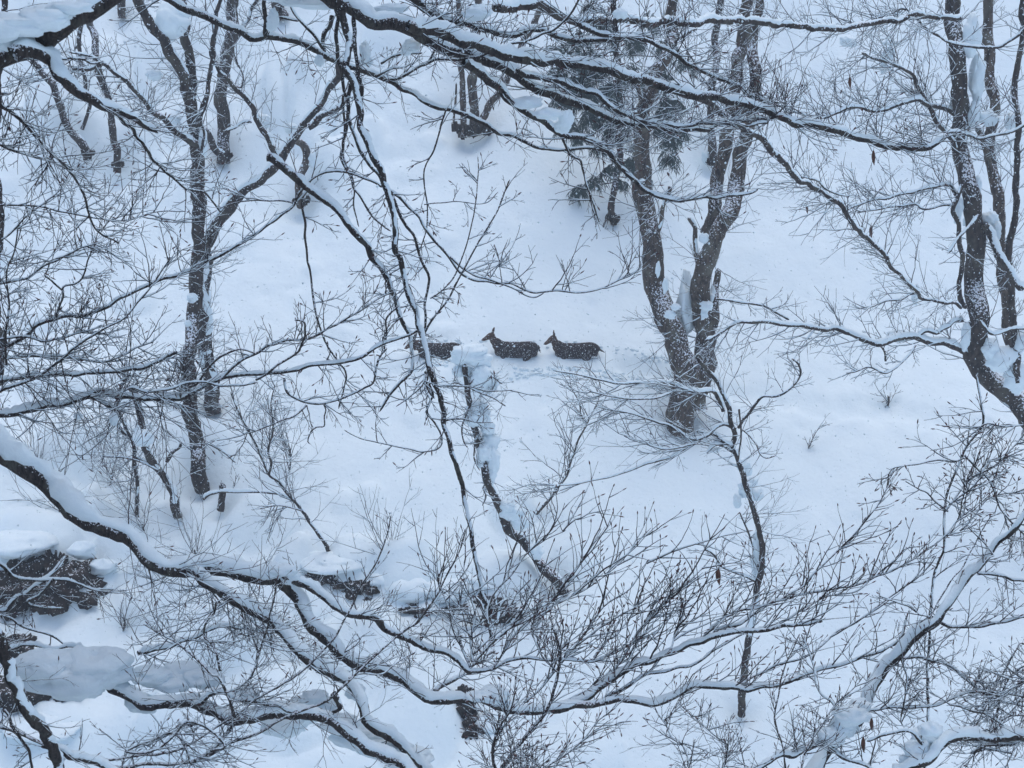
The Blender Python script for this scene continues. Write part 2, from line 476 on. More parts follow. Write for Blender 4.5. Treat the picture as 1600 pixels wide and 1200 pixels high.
def spray(key, box, n, ang, spread, L, tsnow=1.0, px=1.5, lvl=2):  # sprays along the view edges are thickened partly to darken them
    """extra twigs growing from the tree's own limbs where they cross a part of the view."""
    t = TREES[key]; cand = []
    x0, y0, x1, y1 = box
    for (P, R, k, Y) in t.pts:
        d = P[:, 1] * CP - P[:, 2] * SP
        u = 800 + F * P[:, 0] / d; v = 600 - F * (P[:, 1] * SP + P[:, 2] * CP) / d
        ok = (u > x0) & (u < x1) & (v > y0) & (v < y1)
        for i in np.nonzero(ok)[0][::2]: cand.append((P[i], k))
    if not cand: print('spray: none', key, box); return
    for _ in range(n):
        p, k = rnd.choice(cand)
        a = rnd.gauss(ang, spread)
        sprout(t, p, a, L * rnd.uniform(.45, 1.3) * k, k, tsnow, px, lvl)
def clump(key, px, py, rx, ry, Y, depth=None, name='snow_clump', rough=.16, flat=.0, parent=None):
    t = TREES[key]; mb = MB(); k = mpp(py, Y); seedc[0] += 1
    c = at(px, py, Y); r = np.array((rx * k, (depth or (rx + ry) / 2) * k * .9, ry * k / CP)) * .93
    
    n = 1 if min(rx, ry) < 7 else 4
    for q in range(n):
        f = 1 if q == 0 else rnd.uniform(.45, .7); o = np.array([rnd.uniform(-.5, .5), rnd.uniform(-.3, .3), rnd.uniform(-.15, .45)]) * r * (q > 0)
        blob(mb, c + o, np.array(r) * f, seed=seedc[0] * 7 + q, rough=rough * 1.3, nu=26, nv=18, freq=2.1)
    mb.build(name, M_SNOW, t.e)
def clumps(key, Y, rows):
    for (px, py, rx, ry) in rows: clump(key, px, py, rx, ry, Y + rnd.uniform(-.1, .1), rough=.22)

# ------------------------------------------------------------------ the place: trail, tree hollows, drifts
def g3(px, py): p = hit(px, py); return p
for (px, py, w) in ((560, 566, .22), (640, 562, .24), (760, 561, .26), (945, 565, .26), (1060, 590, .26), (1180, 618, .3), (1290, 634, .33), (1400, 645, .33), (1500, 664, .33), (1600, 690, .3)):
    p = g3(px, py); PATH.append((p[0], p[1], w))

BASE = {}
def root(key, px, py, r=.45, d=.35):
    p = g3(px, py); BASE[key] = p
    if r: WELLS.append((p[0], p[1] - .05, r, d))
    return p
root('A', 312, 752); root('A2', 330, 632, .35, .3); root('A3', 350, 243, .5, .4); root('B1', 183, 258, .5, .5); root('B2', 135, 240, .6, .5)
root('B4', 190, 22, .4); root('B5', 438, 22, .4); root('C', 472, 308, .55, .55); root('D', 735, 208, .5, .4); root('E', 957, 335, .45, .3)
root('F', 1072, 655, .55, .35); root('H', 1112, 248, .5, .45); root('J', 1158, 1105, .3, .3); root('K', 868, 905, .5, .4)
root('X', 273, 800, .4, .3); root('X2', 217, 800, .3, .2); root('N', 343, 793, .3, .25); root('Y', 517, 863, .2, .1); root('Z', 838, 802, .2, .1)
root('BL', -8, 420, .3); root('BU', 1388, 627, .22, .15); root('B3', 133, 193, .3); root('G', 770, 975, 0); root('I3', 1592, 600, 0)
root('I2', 1592, 575, 0); root('S4', 1262, 700, .1, .05); root('LS', 370, 985, 0); root('BB', 450, 740, 0)
p = g3(1660, 720); BASE['I'] = p

def mound(px, py, rx, ry, h):
    p = g3(px, py); k = mpp(py, p[1]); MOUNDS.append((p[0], p[1] + .0, rx * k, ry * k * 2.0, h))
for row in ((458, 880, 32, 22, .38), (350, 985, 75, 30, .45), (240, 930, 60, 30, .3), (110, 690, 60, 30, .4), (150, 720, 30, 20, .35), (145, 780, 16, 12, .3), (160, 815, 20, 14, .35),
            (60, 850, 70, 26, .5), (190, 850, 40, 24, .4), (640, 905, 50, 22, .55), (560, 870, 60, 20, .3), (800, 800, 36, 22, .45), (745, 600, 26, 16, .4), (735, 575, 34, 16, .3), (790, 905, 60, 26, .4), (900, 870, 40, 20, .25),
            (90, 150, 50, 40, .7), (250, 110, 40, 30, .6), (490, 175, 42, 40, .9), (520, 250, 40, 24, .5), (440, 150, 30, 30, .6), (600, 60, 40, 20, .6), (90, 600, 60, 20, .3), (320, 690, 40, 20, .3), (390, 820, 40, 20, .25),
            (470, 1130, 80, 40, .6), (300, 1150, 90, 30, .6), (650, 1130, 70, 40, .5), (560, 1010, 70, 30, .4), (1290, 1150, 60, 30, .3), (900, 1180, 80, 30, .3), (1480, 1060, 120, 50, .25), (1570, 560, 40, 20, .5), (200, 620, 30, 12, .3)):
    mound(*row)

for q in range(150):
    p = g3(rnd.uniform(380, 1580), rnd.uniform(250, 1000)); WELLS.append((p[0], p[1], rnd.uniform(.05, .16), rnd.uniform(.03, .09)))
for q in range(90):
    p = g3(rnd.uniform(0, 700), rnd.uniform(20, 1000)); r_ = rnd.uniform(.15, .5); MOUNDS.append((p[0], p[1], r_ * rnd.uniform(.8, 1.6), r_, r_ * rnd.uniform(.25, .5)))
def axis(a, b, c, d, fine, coarse):
    lo = []; x = a
    while x < b: lo.append(x); x += max(fine, min(coarse, (b - x) * .12 + fine))
    mid = list(np.arange(b, c, fine)); hi = []; x = c; st = fine
    while x < d: hi.append(x); st = min(coarse, st * 1.13); x += st
    return np.array(lo + mid + hi + [d])
gx = axis(-75, -14.5, 14.5, 75, .085, 3.0); gy = axis(-40, 20.5, 39.5, 105, .085, 2.5)
GX, GY = np.meshgrid(gx, gy); GZ = ground(GX, GY)
mb = MB(); nx, ny = len(gx), len(gy)
i = np.arange(ny - 1)[:, None] * nx; j = np.arange(nx - 1)[None, :]
mb.add(np.stack([GX, GY, GZ], -1), np.stack([i + j, i + j + 1, i + nx + j + 1, i + nx + j], -1))
g_ = mb.build('snowy_ground', M_GROUND, origin=(0, 0, 0), kind='structure')

# ------------------------------------------------------------------ trees rooted on the far bank
def tree(key, label, cat='tree', name='bare_tree', base=None, mats=None, far=False, group=None):
    return Tree(key, name, label, cat, BASE[key] if base is None else base, mats or [M_BARK], far, group)
def TY(key): return BASE[key][1]
def low(key, px, py, n=1):                      # a root end below the snow
    return (px, py + 14)

tree('A', 'tall dark tree with a forked top and a limb leaning right, left of the deer')
Y = TY('A')
br('A', [(314, 765), (310, 720), (303, 650), (302, 600), (300, 540), (303, 460), (308, 400), (313, 340), (311, 290), (307, 240), (305, 200)], 25, 20, Y, Y + .3, snow=0, role='trunk', tw=6, tl=80)
br('A', [(305, 205), (300, 170), (296, 110), (290, 60), (287, 10), (286, -40)], 17, 13, Y + .3, Y + .5, snow=0, tw=4, tl=70)
br('A', [(303, 195), (290, 135), (268, 90), (250, 60), (230, 30), (213, -5), (205, -40)], 20, 14, Y + .3, Y - .6, snow=.5, tw=4, tl=70)
br('A', [(306, 225), (292, 218), (270, 195), (247, 175), (233, 160), (215, 143), (193, 125), (175, 110), (160, 102), (140, 108), (115, 109)], 12, 5, Y, Y - 1.2, snow=.9, tw=14, tl=70)
br('A', [(160, 103), (150, 92), (130, 86), (108, 82)], 5, 3, Y - 1, Y - 1.3, snow=.9, tw=5, tl=45)
br('A', [(312, 198), (318, 165), (324, 140), (328, 105), (330, 70), (336, 35), (345, -5)], 8, 6, Y + .2, Y - .2, snow=.25, tw=4, tl=60)
br('A', [(316, 240), (317, 215), (312, 190), (318, 170), (327, 150)], 5, 3, Y - .2, Y - .4, snow=.4)
tree('A2', 'trunk against the tall dark tree, with a long snowy limb sweeping up right')
Y = TY('A2')
br('A2', [(332, 645), (331, 615), (326, 560), (324, 520), (320, 460), (318, 420), (318, 400), (325, 370), (334, 352), (348, 334), (362, 316), (382, 298), (402, 282), (422, 266), (437, 250), (450, 232), (463, 213), (478, 193), (493, 175), (505, 158), (513, 143), (522, 130), (531, 118), (529, 98), (524, 84)], 27, 9, Y, Y - .8, snow=.75, role='trunk', tw=10, tl=60, twr=(.3, 1))
br('A2', [(437, 250), (428, 232), (420, 216), (408, 202), (398, 186), (392, 168), (383, 150), (372, 137), (358, 124), (344, 112), (338, 98), (333, 80), (333, 55), (330, 20)], 11, 5, Y - .6, Y - 1.2, snow=.75, tw=14, tl=60)
br('A2', [(392, 192), (378, 192), (366, 199), (350, 205)], 4, 3, Y - .9, Y - 1.2, snow=1.2, tw=2, tl=25)
br('A2', [(480, 198), (500, 182), (520, 170), (533, 160), (543, 142), (552, 122), (560, 104)], 12, 8, Y - .7, Y - .2, snow=.4, tw=3, tl=50)
br('A2', [(366, 133), (376, 136), (379, 120), (372, 100), (366, 82)], 3, 2, Y - 1, Y - 1.2, snow=.2)
br('A2', [(298, 590), (290, 582), (280, 572), (274, 562)], 8, 6, Y - .4, Y - .6, snow=1.0, tw=3, tl=40)
clumps('A', TY('A') + .1, [(266, 34, 27, 26), (276, 22, 20, 20), (240, 118, 12, 8), (272, 190, 11, 9), (318, 222, 7, 22), (300, 465, 9, 7), (294, 505, 6, 5)])
clumps('A2', TY('A2') - .3, [(412, 190, 12, 12), (325, 460, 3, 30), (316, 560, 4, 14), (455, 200, 12, 8)])
spray('A', (0, 0, 340, 300), 50, 170, 50, 80, px=1.2)
spray('A', (290, 300, 330, 640), 16, 10, 60, 60, px=1.2)
spray('A2', (300, 60, 560, 330), 22, 80, 60, 70, px=1.2)
spray('A2', (300, 330, 345, 600), 10, 20, 40, 70, px=1.2)

tree('A3', 'straight grey trunk standing upslope behind the forked dark tree', mats=[M_BARK], far=True)
Y = TY('A3')
br('A3', [(350, 256), (350, 225), (347, 190), (348, 150), (353, 117), (358, 90), (363, 60), (364, 30), (363, -20)], 21, 17, Y, Y, snow=0, role='trunk', tw=8, tl=60, twr=(.3, 1))
br('A3', [(350, 248), (340, 236), (330, 222), (322, 206), (316, 198)], 14, 8, Y - .1, Y - .4, snow=.4, role='root')
br('A3', [(360, 75), (372, 60), (380, 40), (392, 20), (405, -10)], 7, 5, Y, Y, snow=.8, tw=6, tl=50)
spray('A3', (330, -20, 420, 200), 16, 60, 60, 60, px=1.1)
tree('B1', 'thin straight trunk rising from its own hollow in the upper left drifts', far=True)
Y = TY('B1')
br('B1', [(184, 268), (182, 245), (182, 217), (178, 190), (173, 167), (166, 135), (160, 107), (155, 88), (150, 73), (143, 52), (137, 33), (130, -10)], 12, 10, Y, Y, snow=0, role='trunk', tw=8, tl=60, twr=(.35, 1))
tree('B2', 'slanting thin trunk leaning left out of a snow hollow at upper left', far=True)
Y = TY('B2')
br('B2', [(139, 250), (133, 232), (124, 220), (113, 207), (104, 188), (97, 167), (88, 150), (80, 133), (70, 118), (60, 104), (48, 88)], 14, 9, Y, Y, snow=.35, role='trunk', tw=8, tl=60, twr=(.3, 1))
tree('B3', 'slender dark stem crossing between the two thin upper left trunks', far=True)
Y = TY('B3')
br('B3', [(130, 200), (135, 185), (141, 165), (142, 145), (138, 120), (131, 95), (126, 70), (127, 45), (132, 20), (136, -10)], 6, 7, Y, Y - .4, snow=.1, role='trunk', tw=7, tl=55, twr=(.2, 1))
br('B3', [(127, 68), (120, 72), (116, 77)], 5, 4, Y, Y, snow=.8)
for kk, pts, w, lb in (('B4', [(190, 30), (190, 15), (192, -12)], 13, 'short visible foot of a dark trunk at the top edge, nearest the upper left corner'),
                       ('B5', [(444, 28), (436, 12), (428, -4), (420, -22)], 20, 'leaning trunk foot at the top edge left of the centre')):
    tree(kk, lb, far=True)
    br(kk, pts, w, w * .9, TY(kk), TY(kk), snow=0, role='trunk', tw=3, tl=30)
tree('BL', 'dark narrow trunk cut by the left edge of the photo', base=at(-4, 480, 21))
br('BL', [(2, 600), (1, 480), (2, 360), (0, 250), (3, 130), (2, 20), (0, -60)], 11, 9, 21, 21, snow=0, role='trunk', tw=10, tl=90, ang=0, spread=50)
br('BL', [(1, 146), (8, 145), (14, 146)], 5, 4, 21, 21, snow=1.1)

tree('C', 'small crooked grey trunk with an S bend below the snowy fork', mats=[M_GREY], far=True)
Y = TY('C')
br('C', [(473, 322), (469, 300), (470, 283), (474, 265), (478, 247), (476, 236), (470, 226), (460, 216), (452, 208)], 14, 12, Y, Y - .3, snow=.35, role='trunk')
br('C', [(470, 315), (480, 300), (490, 294), (505, 297)], 5, 2, Y - .1, Y - .2, snow=.6, role='root', tw=6, tl=18, ang=20)
clumps('C', Y + .1, [(486, 247, 7, 15)])
tree('D', 'clump of three grey stems springing from one dark snowy foot, top centre', mats=[M_GREY], far=True)
Y = TY('D')
br('D', [(742, 214), (740, 190), (740, 150), (740, 107), (742, 70), (745, 40), (750, -10)], 16, 12, Y, Y, snow=0, role='trunk', tw=4, tl=50, twr=(.4, 1))
br('D', [(723, 214), (722, 193), (722, 165), (722, 133), (719, 100), (716, 60), (717, 20), (716, -10)], 10, 8, Y - .2, Y, snow=.2, role='trunk', tw=4, tl=50, twr=(.4, 1))
br('D', [(746, 210), (753, 187), (765, 168), (777, 147), (790, 127), (803, 100), (822, 62), (838, 25), (850, -10)], 12, 9, Y, Y, snow=.4, role='trunk', tw=4, tl=50, twr=(.4, 1))
br('D', [(710, 205), (709, 185), (712, 160), (714, 130)], 4, 3, Y - .3, Y - .3, snow=.6, role='stem')
mbx = MB()  # dark blobs standing in for the shaded hollow under the clump
for q in range(10): blob(mbx, at(712 + 5.5 * q, 204 + rnd.uniform(-6, 6), Y - .1 + rnd.uniform(-.15, .15)), np.array([.09, .12, .13]) * rnd.uniform(.7, 1.3), seed=q, rough=.5, nu=12, nv=8, freq=3)
mbx.build('hollow_shade_blobs', M_ROCK, TREES['D'].e)
tree('H', 'dim thin trunk on the slope just behind the tall right-leaning stems', far=True)
Y = TY('H')
br('H', [(1114, 258), (1112, 240), (1110, 210), (1110, 167), (1113, 120), (1119, 83), (1122, 50), (1126, -10)], 14, 10, Y, Y, snow=.1, role='trunk', tw=9, tl=60, twr=(.2, 1))
clumps('H', Y, [(1104, 245, 8, 10)])

# cedar with drooping needle sprays
tree('E', 'evergreen cedar with drooping blue green sprays hanging behind the big forked tree', cat='conifer', name='cedar_tree', far=True)
Y = TY('E')
br('E', [(957, 348), (955, 325), (958, 300), (963, 280), (967, 258), (969, 220), (969, 170), (967, 120), (962, 60), (960, -20)], 11, 8, Y, Y, snow=.1, role='trunk')
def needles(mb, c, r, n):
    P = []; R = []
    for _ in range(n):
        a = rnd.uniform(0, 2 * math.pi); L = r * rnd.uniform(.6, 1.35)
        d = np.array([math.cos(a) * rnd.uniform(.5, 1), math.sin(a) * .7, rnd.uniform(-.35, .3)])
        q = [np.array(c) + npr.normal(0, r * .22, 3)]
        for k in range(5):
            d = d + np.array([0, 0, -.30]); q.append(q[-1] + d / np.linalg.norm(d) * L / 5)
        P.append(q); R.append([.007, .008, .008, .007, .005, .002])
        for f in (0, 1, 2, 3, 4):
            for sg in (-1, 1):
                dd = (q[f + 1] - q[f]); l_ = np.linalg.norm(dd); s_ = np.array([dd[2], rnd.uniform(-.7, .7) * l_, -dd[0]]) * sg * rnd.uniform(.3, .8) + dd * 1.1
                e = [q[f] + s_ * (t / 5) * 1.3 + np.array([0, 0, -.035 * t * t * l_]) for t in range(6)]
                P.append(e); R.append([.005, .008, .010, .009, .006, .002])
    tubes(mb, np.array(P), np.array(R), 3)
for (px, py, rr, nn, dy) in [(905, 120, 26, 26, 0), (930, 95, 30, 26, .4), (890, 85, 22, 18, .2), (945, 140, 26, 24, -.3), (985, 110, 26, 20, .3), (880, 155, 20, 14, 0), (925, 180, 24, 20, 0), (905, 210, 20, 14, 0), (960, 195, 22, 18, .3), (1035, 120, 28, 20, .4), (1050, 160, 26, 22, .3), (1030, 190, 22, 16, .2),
                             (1060, 205, 18, 12, 0), (1045, 245, 17, 11, 0), (985, 255, 20, 16, 0), (905, 295, 17, 12, 0), (930, 280, 16, 12, 0), (955, 262, 15, 10, 0), (970, 285, 13, 8, 0), (945, 365, 18, 15, -.3), (930, 385, 13, 9, -.4), (957, 378, 12, 8, -.4), (900, 55, 22, 14, 0), (940, 40, 25, 16, 0), (990, 60, 25, 14, .3), (1015, 30, 22, 12, .2), (925, 10, 22, 12, 0), (1075, 95, 20, 10, .4), (924, 408, 6, 4, -.5), (1040, 70, 22, 12, .3), (870, 110, 18, 12, 0), (895, 130, 24, 18, .2), (885, 190, 20, 14, 0), (915, 150, 24, 18, .1), (950, 170, 22, 14, .2), (1000, 220, 18, 12, .2), (1045, 220, 18, 12, 0), (870, 75, 18, 12, 0), (915, 90, 24, 16, .2), (938, 225, 18, 10, 0), (1010, 285, 14, 8, .1)]:
    mbn = MB(); k = mpp(py, Y); c = at(px, py, Y + dy)
    stem0 = at(965 if py < 260 else 960, min(py - 10, 310), Y)
    tubes(mbn, np.array([[stem0 * (1 - f) + (c + np.array([0, 0, .06])) * f for f in np.linspace(0, 1, 5)]]), np.array([[.02, .017, .013, .01, .006]]), 4, m=1)
    needles(mbn, c, rr * k * 1.12, int(nn * 2.4))
    o = mbn.build('needle_spray', [M_NEEDLE, M_BARK], TREES['E'].e)
    ms = MB()
    for q in range(max(2, nn // 5)):
        blob(ms, c + npr.normal(0, rr * k * .42, 3) + np.array([0, 0, rr * k * .15]), np.array([.075, .06, .026]) * rnd.uniform(.4, 1.1), seed=q + px, rough=.4, nu=9, nv=6)
    ms.build('snow', M_SNOW, o)

def foot(key, px, py, w):  # dark blobs at a trunk foot, imitating the shade in its hollow
    mbx = MB(); Yf = TY(key); k = mpp(py, Yf); w *= .7; py += 4
    for q in range(7):
        f = (q / 6 - .5) * w; c = at(px + f, py + rnd.uniform(-3, 3) - abs(f) * .3, Yf - .06 + rnd.uniform(-.12, .12))
        blob(mbx, c, np.array([w * .2, w * .25, w * .3]) * k * rnd.uniform(.7, 1.2), seed=q + px, rough=.5, nu=12, nv=8, freq=3)
    mbx.build('hollow_shade_blobs', M_ROCK, TREES[key].e)
foot('B1', 184, 256, 22); foot('B2', 138, 238, 22); foot('C', 470, 312, 30); foot('A3', 352, 240, 26); foot('H', 1112, 250, 22); foot('A2', 333, 632, 24); foot('E', 958, 338, 24)

# the big forked tree beside the deer
tree('F', 'biggest tree, two thick brown trunks joined at the foot, right of the deer', mats=[M_GREY])
Y = TY('F')
br('F', [(1062, 672), (1060, 650), (1062, 628), (1070, 600), (1070, 573), (1061, 545), (1052, 520), (1042, 495), (1033, 470), (1026, 440), (1020, 415), (1018, 385), (1011, 345), (1006, 315), (1004, 280), (1003, 240), (1003, 195), (1006, 155), (1018, 125), (1034, 95), (1045, 70), (1050, 40), (1052, -20)], 46, 14, Y, Y + .5, snow=.3, gap=.5, role='trunk', tw=8, tl=80)
br('F', [(1088, 640), (1084, 622), (1092, 600), (1097, 580), (1103, 550), (1104, 520), (1100, 495), (1095, 470), (1092, 440), (1096, 412), (1103, 390), (1113, 368), (1122, 352), (1136, 330), (1146, 312), (1152, 295), (1158, 268), (1162, 233), (1167, 195), (1171, 160), (1176, 110), (1178, 67), (1184, 20), (1188, -20)], 40, 12, Y + .1, Y - .3, snow=.25, gap=.3, role='trunk', tw=8, tl=80)
br('F', [(1102, 540), (1110, 510), (1117, 480), (1119, 450), (1121, 420)], 18, 9, Y + .2, Y + .4, snow=.3, role='trunk')
br('F', [(1108, 365), (1112, 340), (1117, 310), (1122, 280), (1130, 240), (1138, 190), (1147, 140), (1157, 90), (1162, 45), (1168, -20)], 22, 18, Y + .3, Y + .6, snow=0, role='trunk', tw=8, tl=80)
br('F', [(1089, 410), (1086, 392), (1084, 375), (1086, 358), (1080, 342), (1077, 338)], 9, 6, Y - .3, Y - .3, snow=.9, role='branch')
br('F', [(1030, 360), (1032, 340), (1038, 320), (1043, 303), (1047, 292), (1044, 289)], 7, 6, Y - .2, Y - .3, snow=.8, role='branch')
br('F', [(1003, 155), (997, 130), (990, 118), (976, 108)], 9, 5, Y, Y, snow=.7, tw=3)
br('F', [(1002, 180), (990, 178), (975, 172)], 10, 5, Y, Y, snow=.9, tw=3)
br('F', [(1049, 70), (1062, 62), (1075, 52), (1090, 46)], 6, 4, Y + .5, Y + .4, snow=.6, tw=3)
clumps('F', TY('F') - .5, [(1047, 492, 10, 7), (1056, 480, 8, 6), (1028, 420, 4, 12), (1040, 445, 5, 14), (1100, 372, 8, 8), (1004, 283, 5, 4)])
clumps('F', TY('F') + .35, [(1072, 480, 14, 50), (1112, 470, 9, 20), (1118, 355, 6, 12)])
clump('F', 1104, 478, 10, 8, TY('F') - .42, depth=14, rough=.3); clump('F', 1100, 490, 6, 9, TY('F') - .42, depth=9, rough=.35)
spray('F', (1030, 400, 1130, 620), 22, 150, 45, 100, px=1.1)
spray('F', (1030, 400, 1130, 620), 14, 20, 50, 80, px=1.15)
spray('F', (980, -20, 1200, 330), 44, 90, 80, 85, px=1.15)

# ------------------------------------------------------------------ right edge group
tree('I', 'dark tree bending up out of the right edge with snow in its crooks', mats=[M_BARK])
Y = 27.5
br('I', [(1700, 830), (1650, 720), (1600, 645), (1585, 622), (1568, 606), (1545, 590), (1528, 570), (1522, 540), (1526, 510), (1529, 483), (1529, 440), (1526, 410), (1522, 380), (1517, 340), (1512, 290), (1508, 245), (1503, 205), (1497, 165), (1492, 130), (1490, 67), (1490, -20)], 38, 22, Y, Y, snow=.3, gap=.2, role='trunk', tw=10, tl=90, twr=(.2, 1))
br('I', [(1512, 560), (1500, 549), (1487, 543), (1470, 538), (1443, 533), (1430, 529), (1417, 527), (1400, 528), (1388, 531), (1367, 537), (1350, 530), (1333, 523), (1315, 519), (1300, 517), (1275, 513), (1250, 508), (1225, 505), (1200, 500), (1180, 500), (1160, 503), (1140, 513), (1125, 522), (1102, 532)], 12, 4, Y, Y - 1.5, snow=1.0, tw=36, tl=75)
br('I', [(1433, 531), (1440, 523), (1450, 517), (1460, 519), (1470, 512), (1483, 508), (1492, 500), (1505, 503)], 7, 6, Y - .2, Y, snow=1.5, tw=4, tl=30)
br('I', [(1430, 540), (1420, 553), (1405, 565), (1392, 573), (1378, 578), (1362, 573), (1350, 574), (1335, 582), (1322, 584)], 4, 2.5, Y - .5, Y - 1, snow=1, tw=12, tl=35)
br('I', [(1385, 565), (1383, 552), (1376, 541), (1370, 537)], 3.4, 3, Y - .5, Y - .4, snow=.5, tw=3, tl=25)
br('I', [(1496, 182), (1482, 172), (1467, 167), (1450, 163), (1433, 155), (1418, 157), (1400, 161), (1378, 170), (1357, 172), (1340, 166), (1323, 166), (1305, 175), (1288, 184)], 8, 4, Y, Y - 1, snow=1.4, tw=22, tl=60)
br('I', [(1491, 235), (1484, 215), (1471, 192), (1462, 178), (1453, 160), (1444, 145), (1436, 132), (1431, 118), (1422, 110), (1400, 100), (1380, 94), (1363, 90), (1345, 84)], 8, 4, Y - .3, Y - 1, snow=.8, tw=22, tl=80)
br('I', [(1495, 305), (1484, 290), (1465, 286), (1440, 290), (1420, 296), (1400, 301), (1385, 309), (1362, 314), (1340, 322), (1318, 330)], 6, 3, Y, Y - 1.2, snow=1.3, tw=20, tl=70)
br('I', [(1502, 322), (1480, 319), (1455, 322), (1435, 323), (1424, 317), (1405, 321), (1385, 324), (1362, 328), (1340, 332)], 4, 2.5, Y - .3, Y - 1, snow=.8, tw=14, tl=60)
br('I', [(1500, 30), (1470, 28), (1448, 26), (1427, 20), (1404, 29), (1387, 33), (1350, 39), (1320, 43), (1290, 43), (1250, 43), (1225, 41), (1200, 39), (1160, 35), (1133, 33), (1083, 35), (1050, 36), (1017, 35), (990, 32), (967, 31), (935, 32), (907, 31), (885, 28), (867, 22), (850, 12), (840, 8), (815, 12), (795, 14), (770, 8)], 9, 12, 24, 15, snow=.9, tw=40, tl=80)
br('I', [(1428, 22), (1442, 38), (1458, 50), (1470, 57), (1480, 64), (1500, 70), (1515, 72), (1540, 72), (1560, 70), (1585, 58), (1605, 40)], 5, 4, 26, 25, snow=1.0, tw=10, tl=60)
br('I', [(1427, 20), (1410, 14), (1395, 20), (1375, 26), (1362, 30)], 4, 2, 25, 25, snow=.8, tw=8, tl=50)
br('I', [(1500, 483), (1492, 474), (1482, 468), (1473, 470), (1462, 471), (1448, 472), (1440, 467), (1432, 457), (1422, 446), (1413, 437), (1401, 428), (1391, 420), (1386, 408), (1380, 399), (1362, 380), (1343, 363), (1333, 348), (1322, 333), (1311, 322), (1300, 313), (1287, 305), (1273, 297), (1259, 288), (1247, 277), (1236, 268), (1227, 258), (1212, 244), (1200, 231), (1184, 215), (1167, 203), (1154, 194), (1140, 187), (1120, 173), (1100, 160), (1078, 150), (1053, 140)], 6, 9, 26, 18, snow=.8, tw=40, tl=80)
br('I', [(1247, 277), (1262, 280), (1278, 284), (1290, 295), (1305, 301), (1320, 305), (1333, 304)], 4, 2, 22, 22, snow=.9, tw=8, tl=50)
br('I', [(1432, 457), (1420, 460), (1410, 468), (1387, 473), (1370, 478), (1357, 484), (1340, 497)], 4, 2, 26, 25.5, snow=.8, tw=10, tl=50)
br('I', [(1500, 250), (1497, 262), (1499, 285), (1494, 300), (1487, 327), (1491, 345), (1492, 375), (1499, 398), (1498, 420), (1496, 445), (1502, 465), (1512, 482)], 7, 8, Y - .5, Y - .4, snow=.5, role='climbing_vine', tw=6, tl=40)
br('I', [(1540, 352), (1548, 370), (1556, 392), (1566, 410), (1580, 430), (1600, 455)], 13, 12, Y - .4, Y - 1, snow=.9, tw=3, tl=40)
br('I', [(1530, 340), (1521, 350), (1508, 362), (1494, 376), (1484, 395)], 7, 4, Y - .8, Y - 1.2, snow=1.6, role='branch')
br('I', [(1120, 467), (1140, 468), (1160, 472), (1180, 477), (1200, 483), (1220, 493), (1233, 500)], 3.5, 4, Y - 1, Y - 1, snow=.9, tw=10, tl=45)
br('I', [(1498, 180), (1505, 195), (1508, 215), (1500, 228)], 7, 5, Y - .4, Y - .4, snow=1.2)
br('I', [(1476, 208), (1495, 208), (1517, 210), (1528, 215), (1540, 218), (1560, 214), (1583, 208), (1605, 195)], 5, 4, Y - .7, Y - 1, snow=1.1, tw=12, tl=50)
br('I', [(1530, 500), (1545, 520), (1560, 522), (1580, 515), (1605, 512)], 5, 4, Y - .6, Y - .6, snow=1.6, tw=6, tl=50)
clumps('I', Y - .25, [(1515, 346, 11, 9), (1522, 354, 8, 9), (1547, 342, 13, 12), (1557, 362, 7, 16), (1518, 60, 14, 36), (1526, 120, 12, 34), (1522, 180, 9, 20), (1387, 88, 12, 13), (1381, 104, 6, 10), (1432, 150, 13, 10), (1509, 525, 7, 22), (1566, 560, 26, 20), (1548, 545, 14, 16), (1590, 590, 22, 24), (1430, 460, 6, 16), (1497, 330, 7, 20), (1528, 290, 6, 14), (1402, 523, 18, 7), (1545, 185, 16, 12), (1580, 190, 10, 14), (1595, 535, 12, 20), (1392, 66, 16, 5), (1325, 65, 14, 9)])
spray('I', (1180, 0, 1500, 240), 95, 165, 60, 80, px=1.2)
spray('I', (1120, 240, 1500, 460), 40, 150, 50, 70, px=1.15)
spray('I', (1120, 460, 1500, 590), 30, 160, 50, 60, px=1.1)
spray('I', (1040, -10, 1500, 60), 50, 170, 70, 80, px=1.15)
tree('I2', 'grey trunk standing behind the bent dark tree at the right, patched with snow', mats=[M_GREY])
br('I2', [(1600, 600), (1592, 575), (1585, 520), (1580, 483), (1570, 440), (1563, 400), (1563, 350), (1557, 315), (1553, 283), (1551, 255), (1549, 225), (1549, 180), (1548, 133), (1547, 60), (1547, -20)], 20, 15, 29.2, 29.2, snow=.25, gap=.3, role='trunk', tw=12, tl=70)
br('I2', [(1553, 270), (1540, 240), (1528, 205), (1520, 165)], 10, 8, 29.2, 29.4, snow=.4, tw=4)
spray('I2', (1530, 0, 1600, 560), 26, 120, 70, 70, px=1.2)
tree('I3', 'thin dark stem nearest the right edge of the photo')
br('I3', [(1592, 600), (1590, 560), (1586, 480), (1579, 400), (1580, 333), (1583, 280), (1583, 233), (1587, 170), (1592, 117), (1594, 60), (1597, -20)], 12, 8, 27, 27, snow=.1, role='trunk', tw=16, tl=70)
spray('I3', (1560, 0, 1600, 560), 16, 120, 60, 70, px=1.2)

